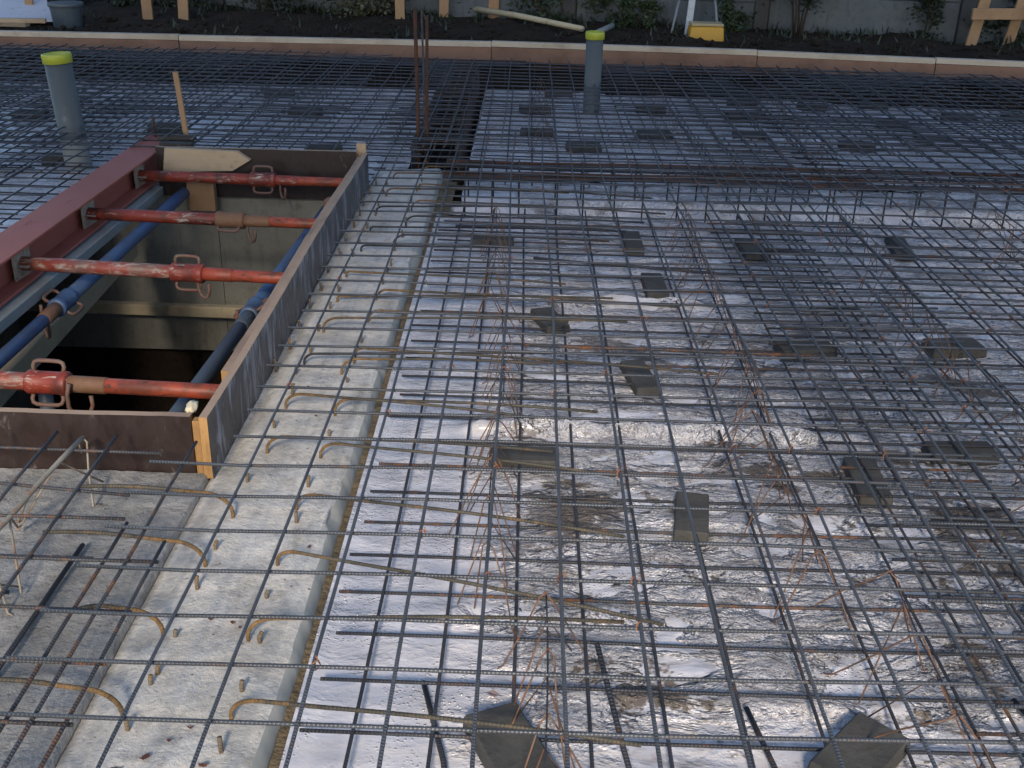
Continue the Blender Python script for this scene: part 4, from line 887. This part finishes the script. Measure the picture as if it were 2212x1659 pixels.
# white sheet and boards in the far left corner
V = [(-5.6, 10.3, .30), (-4.62, 10.35, .28), (-4.36, 10.4, .27), (-4.60, 10.9, .42), (-5.6, 11.0, .34)]; V += [(x, y, z - 0.02) for x, y, z in V]
F = [(0, 1, 3, 4), (1, 2, 3), (5, 9, 8, 6), (6, 8, 7), (0, 5, 6, 1), (1, 6, 7, 2), (2, 7, 8, 3), (3, 8, 9, 4), (4, 9, 5, 0)]
tag(fixn(link_mesh('white_sheet', V, F, 'white', smooth=False)), 'folded white sheet lying behind the timber at the far left', 'sheet')
tag(box('pine_board', (-4.95, 9.75, 0.33), (1.5, 0.09, 0.035), 'pine', None, zrot(0.25) @ Matrix.Rotation(0.02, 3, 'Y'), 0.003), 'slanting pine board in the far left corner before the white sheet', 'board')
tag(box('pine_board', (-5.25, 10.05, 0.27), (1.6, 0.10, 0.05), 'pine', None, zrot(0.03), 0.003), 'straight pine board in the far left corner below the white sheet', 'board')
# survey tripod and case
tp = thing('survey_tripod', 'survey tripod with grey legs and red fittings behind the yellow case', 'tripod', (1.6, 10.95, SZ))
apex = Vector((1.60, 11.05, 1.5))
for k, (fx_, fy_) in enumerate([(1.345, 10.70), (1.82, 10.78), (1.62, 11.6)]):
    foot = Vector((fx_, fy_, SZ - 0.02)); kn = foot.lerp(apex, 0.30)
    lg = tube('leg', [foot, kn], 0.012, 'legsteel', tp, 8)
    tube('clamp', [foot.lerp(apex, 0.28), foot.lerp(apex, 0.33)], 0.030, 'redpaint', lg, 8)
    tube('upper_leg', [kn, apex], 0.022, 'redpaint', lg, 8)
lathe('head_plate', [(0.001, 0), (0.08, 0), (0.085, 0.01), (0.085, 0.03), (0.001, 0.035)], apex, 'legsteel', tp, 20)
tag(box('levelling_staff', (1.553, 10.83, 0.78), (0.062, 0.025, 1.15), 'white', None, Matrix.Rotation(0.05, 3, 'Y'), 0.003), 'white levelling staff standing behind the yellow case', 'staff')
cs = thing('instrument_case', 'yellow tapered instrument case on the soil behind the formwork', 'case', (1.65, 10.6, SZ))
box('case_body', (1.655, 10.58, 0.265), (0.33, 0.22, 0.15), 'yellow', cs, None, 0.012, 0.92)
box('case_base', (1.655, 10.58, 0.172), (0.335, 0.225, 0.032), 'yellow', cs, None, 0.006)
box('case_lid', (1.655, 10.58, 0.355), (0.30, 0.20, 0.026), 'khaki', cs, None, 0.008)
# concrete plank fence wall
fw = thing('concrete_fence', 'grey concrete plank fence along the back of the site', 'fence', (2, 11.8, SZ))
W0, W1 = Vector((-3.4, 12.62, 0)), Vector((7.4, 10.60, 0)); dW = (W1 - W0).normalized(); angW = math.atan2(dW.y, dW.x); bay = 1.95
nrmW = Vector((-dW.y, dW.x, 0))
for k in range(6):
    p = W0 + dW * (k * bay); box('fence_post', (p.x, p.y, 1.0), (0.14, 0.13, 2.2), 'fencepost', fw, zrot(angW), 0.01)
    if k == 5: break
    q = p + dW * bay / 2; z = -0.05 + (0.10 if k % 2 else 0.02)
    for j in range(4):
        c_ = q + nrmW * (0.004 * ((j + k) % 3))
        box('fence_panel', (c_.x, c_.y, z + 0.245), (bay - 0.145, 0.055, 0.484), 'fence', fw, zrot(angW), 0.008); z += 0.492

# shrubs, ivy and weeds
def shrub(name, label, c, rad, n, mat, leaf=0.05, stems=5, group='shrubs behind the formwork', hang=0.0, cat='shrub'):
    t = thing(name, label, cat, (c[0], c[1], SZ - 0.05), group); V = []; F = []
    clumps = []
    for k in range(int(10 + n / 160)):
        while True:
            p = Vector((rnd(-1, 1), rnd(-1, 1), rnd(-1, 1)))
            if 0.25 < p.length < 1: break
        clumps.append((Vector((c[0] + p.x * rad[0], c[1] + p.y * rad[1], c[2] + p.z * rad[2])), rnd(0.12, 0.30) * (rad[0] + rad[2]) * 0.5))
    for k in range(n):
        q, s = random.choice(clumps); d = Vector((random.gauss(0, 1), random.gauss(0, 1), random.gauss(0, 1))) * s * 0.55
        p = q + d
        if p.z < SZ - 0.03: p.z = SZ + rnd(0, 0.08)
        a = Vector((rnd(-1, 1), rnd(-1, 1), rnd(-0.6, 0.5))).normalized(); b = a.cross(Vector((rnd(-1, 1), rnd(-1, 1), rnd(-1, 1)))).normalized()
        l = leaf * rnd(0.6, 1.3); w = l * 0.32; nn = a.cross(b) * l * 0.12; o = len(V)
        V += [p, p + a * l * 0.5 + b * w + nn, p + a * l, p + a * l * 0.5 - b * w + nn]; F.append((o, o + 1, o + 2, o + 3))
    link_mesh('foliage', V, F, mat, t, smooth=False)
    for k in range(stems):
        q = random.choice(clumps)[0]; base = Vector((c[0] + rnd(-.15, .15) * rad[0], c[1] + rnd(-.15, .15) * rad[1], SZ - 0.08))
        mid = base.lerp(q, 0.5) + Vector((rnd(-.05, .05), rnd(-.05, .05), 0.05)); tube('stem', [base, mid, q], 0.014, 'bark', t, 6, True, 0.004)
    return t
shrub('shrub', 'dark bush behind the white sheet at the far left', (-5.0, 12.2, 0.85), (0.9, 0.6, 0.8), 3600, 'leaf_dark', 0.07)
shrub('shrub', 'dark bush behind the lidded tub', (-4.0, 12.4, 0.8), (0.8, 0.5, 0.75), 3600, 'leaf_dark', 0.06)
shrub('shrub', 'dark bush right of the stake pair', (-2.75, 12.2, 0.9), (0.75, 0.5, 0.75), 3200, 'leaf_dark', 0.06)
shrub('shrub', 'dry grey green bush left of the starter bar tips', (-1.75, 12.0, 0.7), (0.55, 0.35, 0.55), 2600, 'leaf_dry', 0.05)
shrub('shrub', 'green bush behind the middle stake', (-0.65, 12.35, 0.65), (0.55, 0.3, 0.50), 2600, 'leaf', 0.05)
shrub('shrub', 'green sprawling bush behind the end of the long pole', (0.35, 11.75, 0.55), (0.65, 0.3, 0.42), 2600, 'leaf', 0.05)
shrub('shrub', 'low green bush left of the tripod', (1.05, 11.45, 0.38), (0.35, 0.25, 0.22), 1200, 'leaf', 0.045)
shrub('shrub', 'green bush right of the yellow case', (2.00, 11.25, 0.50), (0.22, 0.22, 0.42), 1500, 'leaf', 0.045)
shrub('shrub', 'dark ivy bush hanging in front of the fence', (2.62, 11.15, 0.85), (0.30, 0.22, 0.48), 2200, 'leaf_dark', 0.05)
shrub('shrub', 'dark bush behind the profile frame', (4.75, 11.05, 0.45), (0.45, 0.25, 0.35), 1800, 'leaf_dark', 0.05)
shrub('shrub', 'narrow dark ivy strip on the fence left of the profile frame', (3.86, 11.08, 0.7), (0.10, 0.12, 0.6), 1200, 'leaf_dark', 0.045)
def tree(label, x, y, h, rad, mat, zlo=0.34, nl=5200, ls=1.0, ncl=26, group='garden trees behind the fence', csz=1.0):
    t = thing('garden_or_shade_tree', label, 'tree', (x, y, 0.15), group)
    pts = [(x + 0.1 * math.sin(k), y + 0.1 * math.cos(k * 1.7), 0.1 + h * 0.8 * k / 6) for k in range(7)]
    tube('trunk', pts, 0.14, 'bark', t, 9, True, 0.04)
    V = []; F = []; cl_ = []
    for k in range(ncl):
        a = rnd(0, 6.28); q = rnd(0.2, 1.0); z = h * rnd(zlo, 1.0)
        c = Vector((x + rad * q * math.cos(a) * (1.15 - 0.5 * z / h), y + rad * q * math.sin(a) * (1.15 - 0.5 * z / h), z)); cl_.append((c, rnd(0.35, 0.75) * csz))
        if k < 12: b_ = Vector(pts[3 + k % 3]); tube('limb', [b_, b_.lerp(c, 0.5) + Vector((0, 0, 0.15)), c], 0.05, 'bark', t, 6, True, 0.012)
    for k in range(nl):
        c, sz = random.choice(cl_); p = c + Vector((random.gauss(0, 1), random.gauss(0, 1), random.gauss(0, .8))) * sz * 0.5
        a = Vector((rnd(-1, 1), rnd(-1, 1), rnd(-.8, .4))).normalized(); b_ = a.cross(Vector((rnd(-1, 1), rnd(-1, 1), rnd(-1, 1)))).normalized(); l = rnd(0.09, 0.2) * ls; w = l * 0.35; o = len(V)
        V += [p, p + a * l * .5 + b_ * w, p + a * l, p + a * l * .5 - b_ * w]; F.append((o, o + 1, o + 2, o + 3))
    link_mesh('crown', V, F, mat, t, smooth=False)
for k, (x, y, h, lb) in enumerate([(-5.6, 14.2, 6.0, 'garden tree behind the far left corner'), (-3.2, 14.6, 6.6, 'garden tree behind the stake pair'), (-0.8, 14.4, 6.0, 'garden tree behind the three middle stakes'), (1.9, 14.0, 6.4, 'garden tree behind the fence and tripod'), (4.6, 13.6, 6.0, 'garden tree behind the fence at the profile frame'), (7.0, 13.2, 6.2, 'garden tree behind the far right end of the fence')]):
    tree(lb, x, y, h, 1.35, 'leaf_dark' if k % 2 else 'leaf')
for k, (x, lb) in enumerate([(-6.4, 'leftmost of the unseen shade trees added behind the photographer'), (-3.7, 'added shade tree behind the photographer, second from the left'), (-1.1, 'added shade tree behind the photographer, third from the left'), (1.6, 'added shade tree behind the photographer, third from the right'), (4.3, 'added shade tree behind the photographer, second from the right'), (7.0, 'rightmost of the unseen shade trees added behind the photographer')]):  # unseen trees added so their crowns keep the sun off the far field
    tree(lb, x, -3.0 + rnd(-.3, .3), 11.5, 2.1, 'leaf', 0.45, 7000, 2.2, 44, 'added shade trees behind the photographer', 1.35)
# weeds along the foot of the fence: uncountable
V = []; F = []
for k in range(3800):
    x = rnd(-6, 6); base = W0 + dW * ((x - W0.x) / dW.x); y = base.y - abs(random.gauss(0.12, 0.28)) if random.random() < 0.75 else rnd(timber_y(x) + 0.5, base.y)
    if fbm(x * 1.7, 3.0, y * 0.8) < -0.05: continue
    z = soil_z(x, y) - 0.01; h = rnd(0.02, 0.10); a = rnd(0, 6.28); w = rnd(0.006, 0.014); o = len(V); d = Vector((math.cos(a), math.sin(a), 0)); ln = Vector((rnd(-.05, .05), rnd(-.05, .05), h)); p = Vector((x, y, z))
    V += [p - d * w, p + d * w, p + ln * 0.6 + d * w * 0.8, p + ln * 1.0]; F.append((o, o + 1, o + 2, o + 3))
wd = link_mesh('weeds', V, F, 'leaf_dark', smooth=False); wd['kind'] = 'stuff'; wd['label'] = 'low weeds and grass along the foot of the fence'; wd['category'] = 'weeds'
# soil clods behind the timber
bmc = bmesh.new(); bmesh.ops.create_icosphere(bmc, subdivisions=1, radius=1.0); iv = [v.co.copy() for v in bmc.verts]; iF = [tuple(q.index for q in f.verts) for f in bmc.faces]; bmc.free()
V = []; F = []
for k in range(1500):
    x = rnd(-6, 6); y = timber_y(x) + 0.15 + abs(random.gauss(0, 0.9)); s = rnd(0.008, 0.03) * (2.0 if random.random() < 0.04 else 1); z = soil_z(x, y) + s * 0.3; o = len(V)
    for v in iv: V.append((x + v.x * s * rnd(.8, 1.3), y + v.y * s * rnd(.8, 1.3), z + v.z * s * rnd(.6, .9)))
    F += [tuple(i + o for i in f) for f in iF]
cd = link_mesh('soil_clods', V, F, 'soil', smooth=False); cd['kind'] = 'stuff'; cd['label'] = 'loose clods of dark soil behind the formwork'; cd['category'] = 'soil'

# ------------------------------------------------------------------ small scraps on the concrete
def scrap(x, y, z, s, mat, label, group, seed):
    V = []; n = 12
    for k in range(n):
        a = 2 * math.pi * k / n; r_ = s * (0.55 + 0.5 * random.random()) * (1 + 0.4 * math.cos(2 * a + seed)); V.append((x + r_ * math.cos(a), y + r_ * 0.7 * math.sin(a), z + rnd(0.001, 0.006)))
    V.append((x, y, z + s * 0.35)); V.append((x, y, z - 0.002))
    F = [(k, (k + 1) % n, n) for k in range(n)] + [((k + 1) % n, k, n + 1) for k in range(n)]
    tag(fixn(link_mesh('leaf_scrap', V, F, mat, smooth=False)), label, 'leaf scrap', group)
for k, (x, y, s) in enumerate([(-0.865, 1.93, .010), (-0.65, 1.91, .005), (-0.60, 1.90, .006), (-0.58, 1.885, .006), (-0.66, 1.50, .010), (-0.60, 1.58, .006), (-0.70, 1.47, .009), (-0.55, 1.485, .008), (-0.63, 1.545, .006), (-0.66, 3.1, .008), (-0.6, 2.9, .006), (-0.49, 2.2, .006)]):
    scrap(x, y, 0.052, s, 'scrap', 'small dark reddish scrap lying on the concrete in the foreground', 'reddish scraps on the concrete', k)
